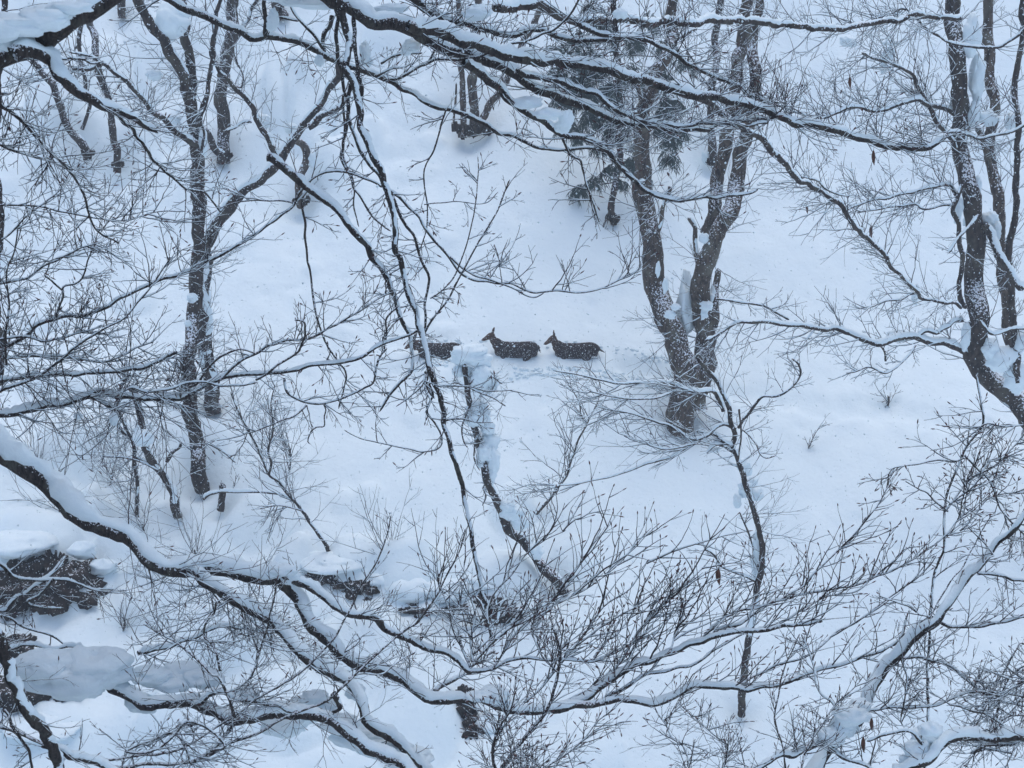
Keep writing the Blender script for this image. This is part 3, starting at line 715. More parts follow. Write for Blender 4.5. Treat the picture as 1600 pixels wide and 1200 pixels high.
# ------------------------------------------------------------------ slim tree in the lower right clearing
tree('J', 'slender bent tree lumped with snow, alone in the lower right clearing', mats=[M_BARK])
Y = TY('J')
br('J', [(1158, 1118), (1158, 1100), (1157, 1075), (1160, 1040), (1165, 1005), (1174, 975), (1181, 945), (1186, 915), (1189, 890), (1190, 862), (1185, 832), (1181, 805), (1175, 785), (1166, 762), (1160, 743), (1152, 722), (1148, 700), (1148, 678), (1144, 655), (1137, 633), (1130, 615), (1122, 600), (1110, 586), (1100, 572), (1090, 560)], 13, 6, Y, Y - .8, snow=.6, gap=.1, role='trunk', tw=6, tl=70, twr=(.3, 1))
br('J', [(1153, 668), (1160, 655), (1170, 645), (1180, 627), (1190, 618), (1205, 617), (1220, 612), (1234, 602), (1245, 591), (1250, 578), (1247, 566), (1238, 560)], 5, 3, Y - .6, Y - 1, snow=.5, tw=14, tl=45)
br('J', [(1150, 672), (1135, 664), (1120, 667), (1108, 678), (1093, 686), (1078, 686), (1060, 679), (1040, 668), (1015, 655), (985, 645), (955, 640), (930, 635)], 6, 2, Y - .6, Y - 1.2, snow=1.2, tw=11, tl=80, ang=172, spread=28)
br('J', [(1132, 640), (1122, 622), (1113, 611), (1098, 606), (1075, 606), (1047, 603), (1025, 603), (1000, 600), (965, 597), (933, 592), (900, 585), (865, 578)], 7, 2, Y - .7, Y - 1.3, snow=1.2, tw=12, tl=80, ang=172, spread=28)
br('J', [(1087, 608), (1060, 612), (1040, 616), (1013, 619), (990, 620), (967, 619), (945, 616), (920, 610)], 4, 2, Y - .8, Y - 1.4, snow=.9, tw=9, tl=70, ang=172)
br('J', [(1147, 698), (1130, 692), (1120, 684), (1106, 684), (1090, 692), (1070, 704), (1050, 715), (1033, 722), (1010, 732), (983, 741), (950, 748), (920, 752), (885, 756), (850, 758)], 6, 2, Y - .6, Y - 1.5, snow=1.2, tw=15, tl=90, ang=174, spread=28)
br('J', [(1090, 692), (1062, 696), (1030, 697), (1000, 690), (975, 682)], 3.5, 2, Y - .8, Y - 1.2, snow=.9, tw=9, tl=70, ang=168)
br('J', [(1160, 672), (1170, 680), (1182, 695), (1188, 710), (1198, 716), (1212, 712)], 3, 2, Y - .5, Y - .8, snow=.4, tw=6, tl=40)
br('J', [(1148, 706), (1132, 700), (1122, 695), (1114, 700), (1105, 709)], 6, 5, Y - .5, Y - .7, snow=1.5)
br('J', [(1155, 640), (1157, 675), (1156, 710), (1152, 725)], 3, 2.5, Y - .9, Y - .9, snow=.2)
br('J', [(1188, 908), (1175, 903), (1160, 896), (1142, 888), (1128, 882), (1115, 866), (1100, 858)], 5, 3, Y - .2, Y - .6, snow=1.2, tw=14, tl=50)
br('J', [(1186, 885), (1178, 858), (1170, 835), (1162, 815), (1156, 800)], 4, 2, Y - .2, Y - .4, snow=.7, tw=8, tl=45)
clumps('J', Y - .1, [(1160, 726, 11, 9), (1167, 735, 9, 9), (1170, 764, 17, 13), (1182, 772, 11, 12), (1152, 782, 7, 12), (1176, 752, 9, 7), (1184, 848, 7, 24), (1180, 880, 7, 22), (1150, 706, 8, 6), (1117, 702, 8, 6), (1140, 650, 5, 5)])
spray('J', (1090, 560, 1200, 720), 10, 165, 50, 80, px=1.05)
spray('J', (840, 560, 1100, 770), 12, 178, 26, 90, px=1.0)
spray('J', (1140, 740, 1200, 960), 26, 20, 50, 80, px=1.05)

# snow-plastered broken trunk in front of the deer
tree('K', 'broken slanting trunk plastered with round snow lumps, just below the deer', mats=[M_BARK])
Y = TY('K') 
br('K', [(880, 930), (866, 905), (847, 888), (833, 870), (818, 853), (800, 835), (788, 815), (777, 785), (770, 765), (763, 745), (757, 722), (752, 705), (746, 688), (741, 668), (736, 645), (733, 620), (730, 595), (727, 568)], 18, 8, Y, Y - .3, snow=.6, gap=.2, role='trunk', tw=6, tl=50)
for P_ in ([(733, 600), (745, 590), (760, 583), (772, 590), (785, 600)], [(732, 610), (718, 600), (706, 598), (697, 605)], [(736, 630), (728, 650), (722, 670), (724, 690), (731, 700)], [(745, 670), (741, 700), (742, 720), (750, 735)], [(766, 750), (756, 760), (760, 775), (754, 790)], [(732, 605), (750, 612), (772, 622), (790, 634)]):
    br('K', P_, 3.5, 2, Y - .4, Y - .5, snow=.5, tw=5, tl=30)
clumps('K', Y - .25, [(735, 552, 30, 14), (722, 560, 18, 11), (748, 562, 22, 13), (731, 582, 12, 10), (757, 588, 19, 20), (766, 600, 13, 15), (748, 598, 15, 14), (716, 580, 10, 9), (746, 638, 17, 13), (755, 650, 13, 16), (740, 655, 14, 12), (762, 668, 13, 12), (766, 690, 15, 18), (758, 708, 15, 14), (771, 718, 12, 20), (752, 720, 9, 12), (768, 742, 8, 14), (799, 800, 20, 14), (812, 815, 16, 14), (793, 790, 12, 10), (838, 862, 12, 14)])
spray('K', (700, 560, 880, 900), 30, 0, 80, 60, px=1.05)

# ------------------------------------------------------------------ left gully
tree('X', 'leaning short trunk with a snow cap, left of the tall dark tree foot', mats=[M_BARK])
Y = TY('X')
br('X', [(276, 812), (270, 785), (265, 768), (256, 752), (247, 738), (238, 718), (229, 700), (225, 680), (222, 662), (217, 640), (212, 622), (205, 605)], 15, 10, Y, Y - .3, snow=.5, role='trunk', tw=8, tl=60)
clumps('X', Y - .3, [(225, 684, 16, 14), (218, 672, 10, 8)])
tree('X2', 'thin crooked stem just left of the snow-capped leaning trunk', mats=[M_BARK])
Y = TY('X2')
br('X2', [(217, 812), (216, 785), (214, 750), (211, 720), (210, 695), (206, 672), (200, 655), (190, 635), (186, 620), (192, 600), (203, 583)], 7, 4, Y, Y - .5, snow=.5, role='trunk', tw=8, tl=60)
br('X2', [(212, 688), (198, 680), (188, 672), (178, 662), (173, 650)], 5, 4, Y - .3, Y - .6, snow=1, tw=5, tl=40)
br('X2', [(214, 715), (238, 722), (250, 735), (232, 728), (215, 722), (190, 716), (160, 714)], 5, 3, Y - .3, Y - .5, snow=1.0, tw=8, tl=50)
spray('X2', (150, 560, 260, 830), 46, 180, 60, 75, px=1.1)
tree('N', 'short broken stump foot under a snowy stick, between gully and clearing', cat='stump', name='broken_stump')
Y = TY('N')
br('N', [(343, 800), (344, 785), (347, 768), (348, 757)], 12, 10, Y, Y, snow=0, role='trunk')
br('N', [(318, 780), (330, 772), (348, 767), (370, 766), (400, 767), (425, 770), (450, 776), (458, 782)], 5, 4, Y - .4, Y - .6, snow=1.6, tw=8, tl=40)
br('N', [(320, 690), (335, 697), (350, 708), (367, 722)], 5, 3, Y - .3, Y - .4, snow=.9, tw=6, tl=40)
br('N', [(262, 723), (270, 708), (280, 700), (283, 692)], 7, 4, Y - .3, Y - .4, snow=.3)
tree('Y', 'thin sapling leaning left across the snow above the fallen logs', cat='sapling', name='bare_sapling', far=True)
Y = TY('Y')
br('Y', [(519, 870), (512, 852), (503, 838), (493, 822), (483, 810), (473, 798), (458, 780), (443, 763), (432, 752), (420, 741), (410, 718), (403, 700), (395, 682), (385, 664), (372, 640), (360, 612)], 7, 2.5, Y, Y - .6, snow=.6, role='trunk', tw=18, tl=90, ang=115, spread=50, twr=(.2, 1))
br('Y', [(421, 740), (424, 722), (420, 705), (425, 685), (428, 660), (424, 630), (430, 600)], 4, 1.6, Y - .3, Y - .5, snow=.4, tw=20, tl=70, ang=80, spread=45)
br('Y', [(473, 798), (455, 792), (430, 790), (405, 795)], 3, 2, Y - .2, Y - .3, snow=.5, tw=10, tl=60)
spray('Y', (360, 600, 520, 860), 24, 60, 60, 80, px=1.0)
tree('Z', 'thin upright sapling with a fan of fine shoots below the last deer', cat='sapling', name='bare_sapling', far=True)
Y = TY('Z')
br('Z', [(834, 808), (845, 795), (858, 782), (867, 770), (880, 752), (888, 738), (894, 718), (901, 698), (908, 680), (917, 662), (925, 645), (934, 626), (938, 610)], 5.5, 1.6, Y, Y - .3, snow=.5, role='trunk', tw=16, tl=90, ang=110, spread=50, twr=(.1, 1))
br('Z', [(917, 662), (908, 648), (905, 628), (895, 610), (885, 598)], 2.5, 1.4, Y - .2, Y - .3, snow=.3, tw=10, tl=50, ang=120, spread=40)
br('Z', [(938, 608), (935, 595), (920, 577), (895, 572)], 1.6, 1.2, Y - .3, Y - .3, snow=.2, tw=3, tl=30)
tree('S4', 'tiny lone shoot poking from open snow right of the slender tree', cat='sapling', name='snow_shoot', far=True)
br('S4', [(1261, 706), (1268, 692), (1276, 676), (1281, 668)], 2, 1.3, TY('S4'), TY('S4'), snow=0, role='stem', tw=6, tl=32, ang=60, spread=50)
tree('BU', 'small spidery bush half buried beside the faint trail on the right', cat='bush', name='buried_bush', far=True)
br('BU', [(1388, 632), (1388, 624), (1386, 618)], 4, 3, TY('BU'), TY('BU'), snow=.3, role='stem', tw=9, tl=42, ang=150, spread=70)
tree('BB', 'fine weedy shoots fanning over the snow left of the leaning sapling', cat='bush', name='twiggy_bush', far=True)
br('BB', [(450, 742), (455, 720), (452, 700)], 3, 2, TY('BB'), TY('BB'), snow=.3, role='stem', tw=9, tl=100, ang=95, spread=35)

# ------------------------------------------------------------------ near trees on the camera's own bank
def near_base(px, Y):
    x = at(px, 900, Y)[0]
    return np.array([x, Y, float(ground(np.array([x]), np.array([Y]))[0])])
def near_trunk(key, px, Y, w, top=-900):
    b = TREES[key].e.location; d = ray(px, 600)
    ys = []; z = b[2] - .3; P = []
    while z < 15:
        P.append((b[0] + .12 * math.sin(z * .6), Y + .1 * math.sin(z), z)); z += .35
    P = np.array(P); R = np.linspace(w * 1.25, w * .6, len(P)); mb = MB()
    tubes(mb, P[None], R[None], 16, jit=.02)
    mb.build('trunk', M_NEAR, TREES[key].e)

def near(key, label, px, Y, w=.16, trunk=True, cat='tree', name='overhanging_tree'):
    Tree(key, name, label, cat, near_base(px, Y), [M_NEAR]); TREES[key].budp = {'V': .75, 'V5': .4, 'U9': .3, 'M': .1, 'V7': .3}.get(key, .12); TREES[key].budx = {'V': -.2}.get(key, -99)
    if trunk: near_trunk(key, px, Y, w)

near('P', 'near tree with the thick forked limb in the top left corner', -190, 6.2, .2)
br('P', [(-190, 260), (-110, 170), (-50, 120), (0, 88), (50, 68), (100, 43), (140, 18), (180, -6), (230, -50)], 56, 24, 6.2, 6.6, snow=1.5, tw=4, tl=120)
br('P', [(20, 84), (38, 78), (60, 88), (83, 101), (100, 117), (118, 132), (140, 147), (160, 159), (185, 172), (207, 183), (228, 196), (248, 209)], 26, 8, 6.3, 6.6, snow=1.0)
br('P', [(175, 172), (190, 187), (210, 208), (233, 235), (247, 252), (262, 268), (278, 280), (290, 290), (305, 294), (322, 298), (333, 312), (345, 332)], 6, 3, 6.5, 7.4, snow=.9, tw=10, tl=70)
br('P', [(-20, 120), (0, 150), (18, 168), (40, 187), (65, 215), (87, 243), (100, 258), (112, 274), (125, 292), (135, 305), (142, 322), (150, 345), (162, 365), (185, 380)], 6, 3, 6.5, 7.5, snow=.6, tw=16, tl=80)
br('P', [(-40, 210), (0, 222), (20, 230), (45, 240), (75, 245), (110, 243)], 4, 2, 6.5, 7.2, snow=.9, tw=10, tl=70)
br('P', [(60, 88), (90, 92), (120, 92), (145, 98), (160, 95)], 5, 3, 6.6, 7.4, snow=1.1, tw=4, tl=60)
clumps('P', 6.35, [(30, 38, 60, 17), (85, 20, 50, 14), (-10, 46, 50, 20), (70, 30, 40, 18), (110, 12, 35, 10), (8, 66, 32, 14), (45, 80, 20, 12)])
spray('P', (-20, 140, 360, 400), 60, 10, 60, 85, px=1.4)
spray('P', (0, 0, 200, 200), 14, -70, 40, 90, px=1.3)

near('R', 'near tree whose snow-loaded limbs arch across the top', -420, 9.5, .24)
T_R = [(-420, 500), (-380, 100), (-300, -150), (-100, -260), (150, -220), (330, -120), (430, -55), (510, -8)]
br('R', T_R, 60, 34, 9.5, 9.3, snow=.8)
br('R', [(430, -55), (490, -20), (520, 0), (550, 16), (587, 32), (612, 37), (633, 42), (648, 50), (660, 58), (676, 68), (693, 77), (712, 83), (733, 87), (757, 94), (783, 103), (800, 115), (817, 125), (833, 133), (858, 146), (883, 156), (908, 164), (933, 173), (947, 182), (960, 189), (985, 192), (1007, 194), (1030, 199), (1053, 203), (1076, 202), (1100, 200), (1150, 190), (1200, 186), (1240, 176)], 27, 5, 9.3, 10.5, snow=.9, tw=26, tl=80, ang=30, spread=60, twr=(.3, 1))
br('R', [(640, 40), (655, 45), (673, 50), (695, 58), (717, 64), (738, 70), (760, 77), (780, 83), (800, 87), (825, 91), (850, 96), (875, 99), (900, 101), (925, 105), (950, 110), (975, 117), (1000, 124), (1025, 131), (1050, 137), (1075, 144), (1100, 150), (1125, 155), (1150, 160), (1175, 167), (1200, 175), (1220, 186), (1240, 191), (1277, 197), (1297, 201), (1317, 207), (1333, 212), (1350, 218), (1368, 224), (1387, 228), (1410, 233), (1433, 234), (1445, 229), (1457, 221), (1477, 208)], 17, 10, 9.3, 10.8, snow=1.15, tw=44, tl=90, ang=25, spread=70)
br('R', [(560, -70), (600, -40), (643, -4), (667, 16), (683, 26), (700, 30), (717, 34), (733, 38), (750, 46), (767, 51), (783, 54), (800, 54), (825, 49), (850, 48), (867, 55), (883, 60), (908, 62), (933, 63), (960, 60), (990, 56), (1020, 58)], 14, 6, 9.8, 10.6, snow=1.2, tw=26, tl=80, ang=20, spread=60)
br('R', [(727, 97), (743, 110), (760, 124), (780, 141), (800, 160), (816, 173), (833, 183), (855, 196), (877, 207), (897, 213), (917, 217), (935, 226), (950, 238), (963, 256), (977, 273), (996, 289), (1017, 301), (1035, 307), (1050, 309), (1075, 309), (1100, 307), (1135, 305), (1167, 301), (1185, 295)], 13, 4, 9.5, 10.4, snow=1.1, tw=24, tl=70, ang=-20, spread=60)
br('R', [(810, 110), (825, 117), (843, 123), (863, 128), (883, 134), (905, 139), (927, 144), (942, 155), (960, 167), (980, 177), (1000, 186), (1030, 192), (1060, 194), (1100, 192), (1150, 196), (1200, 192)], 9, 4, 9.6, 10.4, snow=1.1, tw=20, tl=80, ang=20, spread=60)
br('R', [(900, 38), (925, 46), (950, 55), (985, 58), (1017, 64), (1038, 77), (1060, 90), (1080, 102), (1100, 113), (1118, 121), (1133, 127), (1150, 135), (1167, 144), (1190, 158), (1215, 160)], 8, 5, 10, 10.8, snow=1.0, tw=24, tl=80, ang=40, spread=60)
br('R', [(877, 211), (884, 226), (890, 240), (900, 247), (907, 251), (911, 267), (914, 285), (920, 302), (927, 318), (932, 335), (937, 350)], 4, 2.4, 9.9, 10, snow=.6, tw=8, tl=70, ang=-120, spread=50)
br('R', [(942, 235), (920, 232), (900, 231), (872, 233), (843, 231), (822, 225), (800, 217), (783, 210), (767, 203), (750, 193), (733, 184), (708, 172), (683, 163), (658, 153), (633, 142), (616, 132), (600, 125), (583, 118), (567, 110), (547, 101), (527, 93), (510, 86), (493, 77), (477, 69), (460, 63), (440, 57), (420, 56), (400, 59), (375, 48), (350, 38), (325, 27), (300, 17), (267, -2), (200, -50), (100, -130)], 4.5, 14, 10.6, 9.8, snow=1.0, tw=12, tl=70)
br('R', [(600, 126), (616, 123), (633, 117), (650, 108), (667, 99), (683, 95), (700, 93), (720, 92), (740, 89), (757, 84), (773, 78), (800, 66), (830, 62), (850, 52), (870, 40), (890, 20), (905, -5)], 5, 3, 10.3, 9.2, snow=.5, tw=16, tl=70, ang=50, spread=50)
br('R', [(667, 99), (677, 83), (687, 68), (700, 50), (713, 33), (725, 20), (737, 5)], 4, 3, 10.2, 9.8, snow=.4, tw=3, tl=60)
br('R', [(413, -10), (414, 15), (415, 35), (417, 58)], 6, 7, 9.9, 10, snow=.1)
br('R', [(447, -8), (458, 12), (467, 28), (480, 42), (492, 54), (500, 66), (506, 78)], 4, 5, 10, 10, snow=.9, tw=5, tl=60)
br('R', [(438, 28), (452, 30), (466, 31)], 4, 4, 10, 10, snow=1.2)
br('R', [(516, 22), (512, 40), (505, 55), (502, 70), (507, 80)], 7, 6, 10, 10, snow=.3)
br('R', [(595, 100), (615, 88), (640, 84), (660, 83)], 4, 3, 10, 10, snow=1.1, tw=4, tl=40)
br('R', [(590, 120), (612, 108), (632, 105), (645, 98)], 4, 2, 10, 10, snow=1.1, tw=4, tl=40)
# dangling strands at top centre-left
br('R', [(536, 14), (540, 45), (543, 67), (541, 90), (543, 110), (549, 125), (553, 138), (556, 155), (560, 173), (564, 194), (571, 214), (579, 232), (587, 250), (594, 262), (599, 272), (602, 286), (607, 302), (610, 314), (613, 328), (615, 348), (617, 367), (616, 385), (618, 398), (623, 410), (628, 426), (633, 443), (637, 461), (643, 478), (648, 494), (653, 511), (660, 523), (664, 537), (667, 552), (671, 570), (679, 590), (684, 610), (687, 630), (693, 650), (700, 676), (707, 702), (712, 722), (717, 743), (722, 765), (728, 787), (733, 815), (740, 850), (744, 880), (750, 910), (757, 932), (763, 952), (766, 980), (770, 1013)], 12, 6, 9.4, 8.6, snow=.75, role='hanging_branch', tw=22, tl=60, twr=(.1, .9))
br('R', [(523, -4), (526, 20), (525, 35), (522, 55), (523, 73), (526, 88), (531, 105), (533, 125), (535, 142), (541, 160), (542, 185), (540, 207), (535, 222), (534, 235), (530, 247), (535, 258), (541, 266), (547, 274), (551, 283), (553, 291), (562, 306), (573, 323), (584, 340), (597, 351), (611, 361)], 7, 3, 9.5, 9.3, snow=.35, role='hanging_branch', tw=8, tl=45)
br('R', [(552, 20), (555, 40), (554, 65), (557, 93), (560, 115), (563, 133), (564, 150), (562, 166), (566, 140), (561, 118)], 7, 5, 9.6, 9.4, snow=.3, role='hanging_branch', tw=2, tl=40)
br('R', [(546, 130), (545, 160), (547, 187), (553, 208), (560, 227), (569, 242), (577, 252), (588, 268), (600, 287), (612, 299), (627, 310), (640, 323), (653, 337), (665, 352), (677, 367), (690, 384), (703, 400), (715, 417), (727, 430), (742, 439), (760, 443), (780, 446), (800, 447), (817, 453), (833, 457), (850, 455), (868, 453), (885, 455), (903, 455), (923, 454), (943, 450), (960, 442), (977, 433), (990, 427), (998, 419), (1000, 408)], 6, 2, 9.5, 9.8, snow=.8, role='hanging_branch', tw=14, tl=90, ang=50, spread=40, twr=(.55, 1))
br('R', [(703, 402), (722, 416), (745, 428), (762, 434), (785, 442), (808, 455), (824, 464), (836, 466), (850, 458)], 3.5, 2, 9.5, 9.6, snow=.7, tw=6, tl=60, ang=30)
br('R', [(612, 302), (620, 320), (627, 337), (638, 357), (647, 374), (653, 388), (657, 402), (664, 420), (670, 438), (668, 458), (664, 480), (663, 505), (662, 530)], 5, 3.6, 9.4, 9.2, snow=.3, role='hanging_branch', tw=6, tl=50)
br('R', [(536, 150), (538, 190), (536, 230), (543, 255), (551, 275), (553, 300), (553, 325), (558, 345), (561, 355)], 4, 2, 9.6, 9.5, snow=.2, role='hanging_branch', tw=8, tl=40)
br('R', [(697, 173), (692, 190), (685, 208), (680, 225), (675, 240), (666, 258), (662, 275), (664, 300), (667, 323), (667, 345), (666, 360), (661, 378), (655, 395)], 3, 1.8, 9.9, 9.8, snow=.2, role='hanging_branch', tw=7, tl=45)
br('R', [(653, 512), (662, 522), (670, 510), (678, 498), (688, 483), (700, 467), (710, 448), (720, 430), (730, 412), (737, 398), (752, 370), (767, 347), (778, 325), (787, 303), (797, 281)], 3.6, 2, 9.1, 9.3, snow=.2, tw=8, tl=50, ang=60, spread=30)
br('R', [(672, 466), (690, 455), (705, 440), (713, 428), (722, 405), (730, 380), (737, 350), (742, 320), (745, 300), (747, 275), (747, 243)], 2.6, 1.4, 9.2, 9.4, snow=.2, tw=10, tl=40)
br('R', [(663, 320), (680, 318), (705, 317), (730, 318), (750, 320), (765, 315), (778, 300)], 2, 1.2, 9.8, 9.6, snow=.4, tw=4, tl=30)
br('R', [(665, 540), (672, 570), (667, 590), (664, 600), (672, 612), (680, 622)], 6, 4, 9, 8.9, snow=.3, tw=5, tl=45, ang=-100)
for P_ in ([(666, 580), (660, 600), (640, 620), (618, 636)], [(670, 600), (676, 618), (668, 635), (668, 650), (678, 664), (687, 682), (689, 696), (680, 704), (660, 707), (640, 702), (600, 693), (570, 687), (548, 678), (538, 672)], [(692, 660), (700, 657), (720, 656), (745, 662), (770, 660)], [(683, 603), (700, 603), (725, 607), (750, 612), (780, 612), (800, 610)], [(668, 585), (665, 610), (672, 628), (664, 645)]):
    br('R', P_, 3.4, 1.6, 8.9, 8.8, snow=.5, tw=5, tl=50)
clumps('R', 9.75, [(642, 72, 14, 10), (635, 80, 9, 8), (570, 84, 9, 20), (575, 97, 8, 8), (427, 30, 9, 16), (424, 40, 8, 8), (499, 96, 8, 9), (560, 132, 7, 10), (745, 20, 26, 12), (490, -2, 70, 14), (612, 14, 28, 8)])
clumps('R', 9.6, [(884, 188, 13, 15), (878, 200, 12, 10), (855, 178, 24, 9), (825, 160, 22, 10), (970, 22, 12, 8)])
spray('R', (600, -20, 900, 240), 34, 60, 70, 70, px=1.3)
spray('R', (900, -20, 1250, 240), 84, 40, 75, 85, px=1.3)
spray('R', (1200, 100, 1480, 240), 60, 120, 60, 90, px=1.25)
spray('R', (580, 250, 720, 620), 20, -95, 40, 60, px=1.3)
spray('R', (930, 220, 1190, 320), 16, 20, 60, 60, px=1.2)
spray('R', (400, 40, 620, 150), 14, -60, 60, 80, px=1.2)

near('M', 'near left tree whose long thin branches reach to the leading deer', -260, 8.6, .17)
br('M', [(-260, 640), (-120, 650), (0, 645), (43, 637), (75, 634), (100, 632), (133, 623), (142, 617), (150, 614), (168, 617), (187, 620), (210, 621), (233, 620), (258, 619), (283, 617), (300, 609), (315, 603), (333, 597), (355, 594), (380, 590), (405, 588), (425, 585), (443, 582), (475, 578), (510, 572), (535, 565), (560, 557), (580, 548), (600, 537), (618, 531), (635, 525), (652, 515)], 14, 4, 8.6, 8.9, snow=1.15, tw=16, tl=70)
br('M', [(283, 621), (283, 608), (288, 590), (285, 570), (276, 560)], 4, 3, 8.7, 8.7, snow=.5, tw=3, tl=40)
br('M', [(198, 609), (210, 606), (233, 610), (258, 609), (283, 604), (315, 600), (345, 606), (375, 603), (400, 598)], 4.5, 3, 8.5, 8.6, snow=1.0, tw=5, tl=60)
br('M', [(142, 620), (158, 628), (170, 634), (180, 640), (196, 644)], 6, 4, 8.7, 9, snow=1.4, tw=8, tl=40)
br('M', [(343, 594), (355, 582), (367, 571), (378, 563), (400, 552), (410, 544), (420, 538), (450, 531), (477, 527), (495, 520), (510, 513), (527, 503), (543, 493), (562, 483), (580, 473), (598, 464), (615, 457)], 5, 2.4, 8.7, 9, snow=.5, tw=16, tl=60, ang=45, spread=40)
br('M', [(400, 592), (417, 583), (433, 573), (449, 563), (463, 553), (471, 540), (477, 527), (477, 513), (476, 503), (468, 500), (460, 500)], 4, 3, 8.8, 8.7, snow=.4, tw=3, tl=40)
br('M', [(400, 552), (380, 545), (355, 550), (330, 570), (310, 600), (295, 605)], 3, 4, 8.6, 8.7, snow=.3)
br('M', [(-200, 560), (-80, 575), (0, 547), (20, 534), (40, 523), (65, 506), (90, 497), (108, 492), (127, 491), (145, 485), (167, 477), (187, 468), (207, 460), (227, 449), (247, 440), (270, 431), (293, 423), (315, 412), (337, 403), (370, 382), (400, 363), (418, 352), (433, 343), (448, 330), (460, 317), (472, 298), (483, 284), (492, 276), (508, 269), (533, 267), (552, 270), (570, 277), (585, 284), (598, 292)], 8, 3.4, 8.8, 9.4, snow=.7, tw=26, tl=80, ang=60, spread=40)
br('M', [(-180, 640), (-60, 630), (0, 613), (25, 604), (50, 594), (72, 578), (93, 563), (113, 548), (133, 533), (150, 520), (167, 510), (183, 500), (200, 490), (217, 471), (233, 453), (247, 432), (258, 415), (268, 402)], 8, 2, 8.4, 8.6, snow=.55, tw=26, tl=90, ang=50, spread=45)
br('M', [(-100, 610), (0, 592), (25, 588), (50, 583), (72, 581), (93, 580), (118, 583), (143, 585), (168, 584), (193, 580), (213, 574), (233, 567), (256, 559), (277, 550)], 8, 6, 8.7, 8.8, snow=.95, tw=10, tl=80)
br('M', [(-80, 540), (0, 553), (15, 556), (40, 557), (73, 562), (105, 562), (133, 560), (158, 563), (175, 558), (200, 549), (215, 541), (240, 535)], 6, 2.5, 8.9, 9.2, snow=1, tw=20, tl=70, ang=20, spread=60)
br('M', [(-60, 520), (0, 527), (40, 523), (55, 525), (73, 531), (95, 526), (120, 519), (145, 514), (160, 508)], 5, 2.5, 8.9, 9, snow=1, tw=12, tl=70)
br('M', [(90, 497), (93, 480), (96, 465), (95, 452), (110, 447), (123, 438), (132, 420), (140, 400), (150, 380)], 4, 2, 8.7, 8.6, snow=.4, tw=6, tl=50)
br('M', [(96, 452), (85, 443), (78, 436), (70, 430)], 3.2, 3, 8.7, 8.6, snow=.4)
br('M', [(-20, 447), (5, 442), (20, 440), (45, 435), (65, 420), (90, 407), (110, 397), (125, 388), (150, 380)], 5, 2, 8.4, 8.2, snow=.7, tw=10, tl=70)
br('M', [(420, 247), (428, 250), (437, 257), (450, 268), (470, 283), (487, 297), (505, 310), (523, 320), (535, 331), (547, 345), (556, 357), (564, 370), (571, 383), (578, 398), (592, 419), (607, 440), (612, 452), (618, 465), (622, 480), (625, 494), (632, 512), (640, 527), (643, 552), (642, 577), (634, 586), (625, 598), (612, 615), (600, 630), (593, 643)], 15, 3.5, 9.2, 9, snow=.8, role='broken_limb', tw=16, tl=60, twr=(.4, 1))
br('M', [(460, 317), (440, 314), (420, 315), (395, 315), (370, 318), (345, 325), (320, 340)], 3, 1.5, 9.3, 9.3, snow=.4, tw=4, tl=60)
br('M', [(472, 310), (475, 345), (478, 400), (484, 425), (488, 450), (494, 477), (501, 501), (507, 520), (514, 538), (524, 552), (533, 565), (540, 575), (542, 590), (537, 607), (533, 622), (530, 638)], 4, 2.4, 9.2, 9.2, snow=.1, role='hanging_branch', tw=4, tl=50)
br('M', [(443, 590), (447, 603), (452, 613), (465, 622), (480, 630), (496, 632), (513, 630), (533, 626), (553, 620), (567, 611), (580, 600), (586, 585), (589, 572), (593, 560), (600, 550), (605, 545)], 4, 3, 8.8, 8.9, snow=.7, tw=8, tl=60)
br('M', [(480, 632), (463, 646), (440, 655), (410, 668), (380, 680)], 3, 1.5, 8.8, 8.8, snow=.5, tw=6, tl=50)
br('M', [(505, 632), (508, 640), (506, 652), (506, 668), (495, 670), (485, 677), (480, 690), (486, 694)], 2.4, 2, 8.8, 8.8, snow=.1)
br('M', [(600, 545), (605, 520), (603, 500), (608, 490), (622, 478)], 3, 3, 8.9, 8.9, snow=.4, tw=2, tl=40)
br('M', [(-60, 330), (-10, 330), (0, 318), (40, 322), (72, 329), (110, 335), (150, 342), (200, 342), (240, 333), (290, 330)], 4, 1.6, 8.6, 9.4, snow=.5, tw=16, tl=80)
br('M', [(-60, 400), (0, 375), (40, 340), (75, 312), (95, 295), (110, 270), (120, 240)], 3.4, 1.6, 8.6, 9, snow=.5, tw=10, tl=70)
br('M', [(10, 570), (8, 520), (12, 470), (8, 430), (20, 390), (30, 350)], 4, 2, 8.2, 8.2, snow=.5, tw=10, tl=60)
spray('M', (0, 380, 330, 640), 90, 60, 55, 75, px=1.5)
spray('M', (0, 300, 330, 460), 26, 50, 60, 80, px=1.3)
spray('M', (380, 430, 650, 640), 26, 50, 50, 60, px=1.4)
spray('M', (0, 560, 300, 650), 50, -45, 50, 130, px=1.15)
clumps('M', 8.7, [(178, 655, 8, 10), (122, 650, 7, 6), (300, 470, 5, 4)])

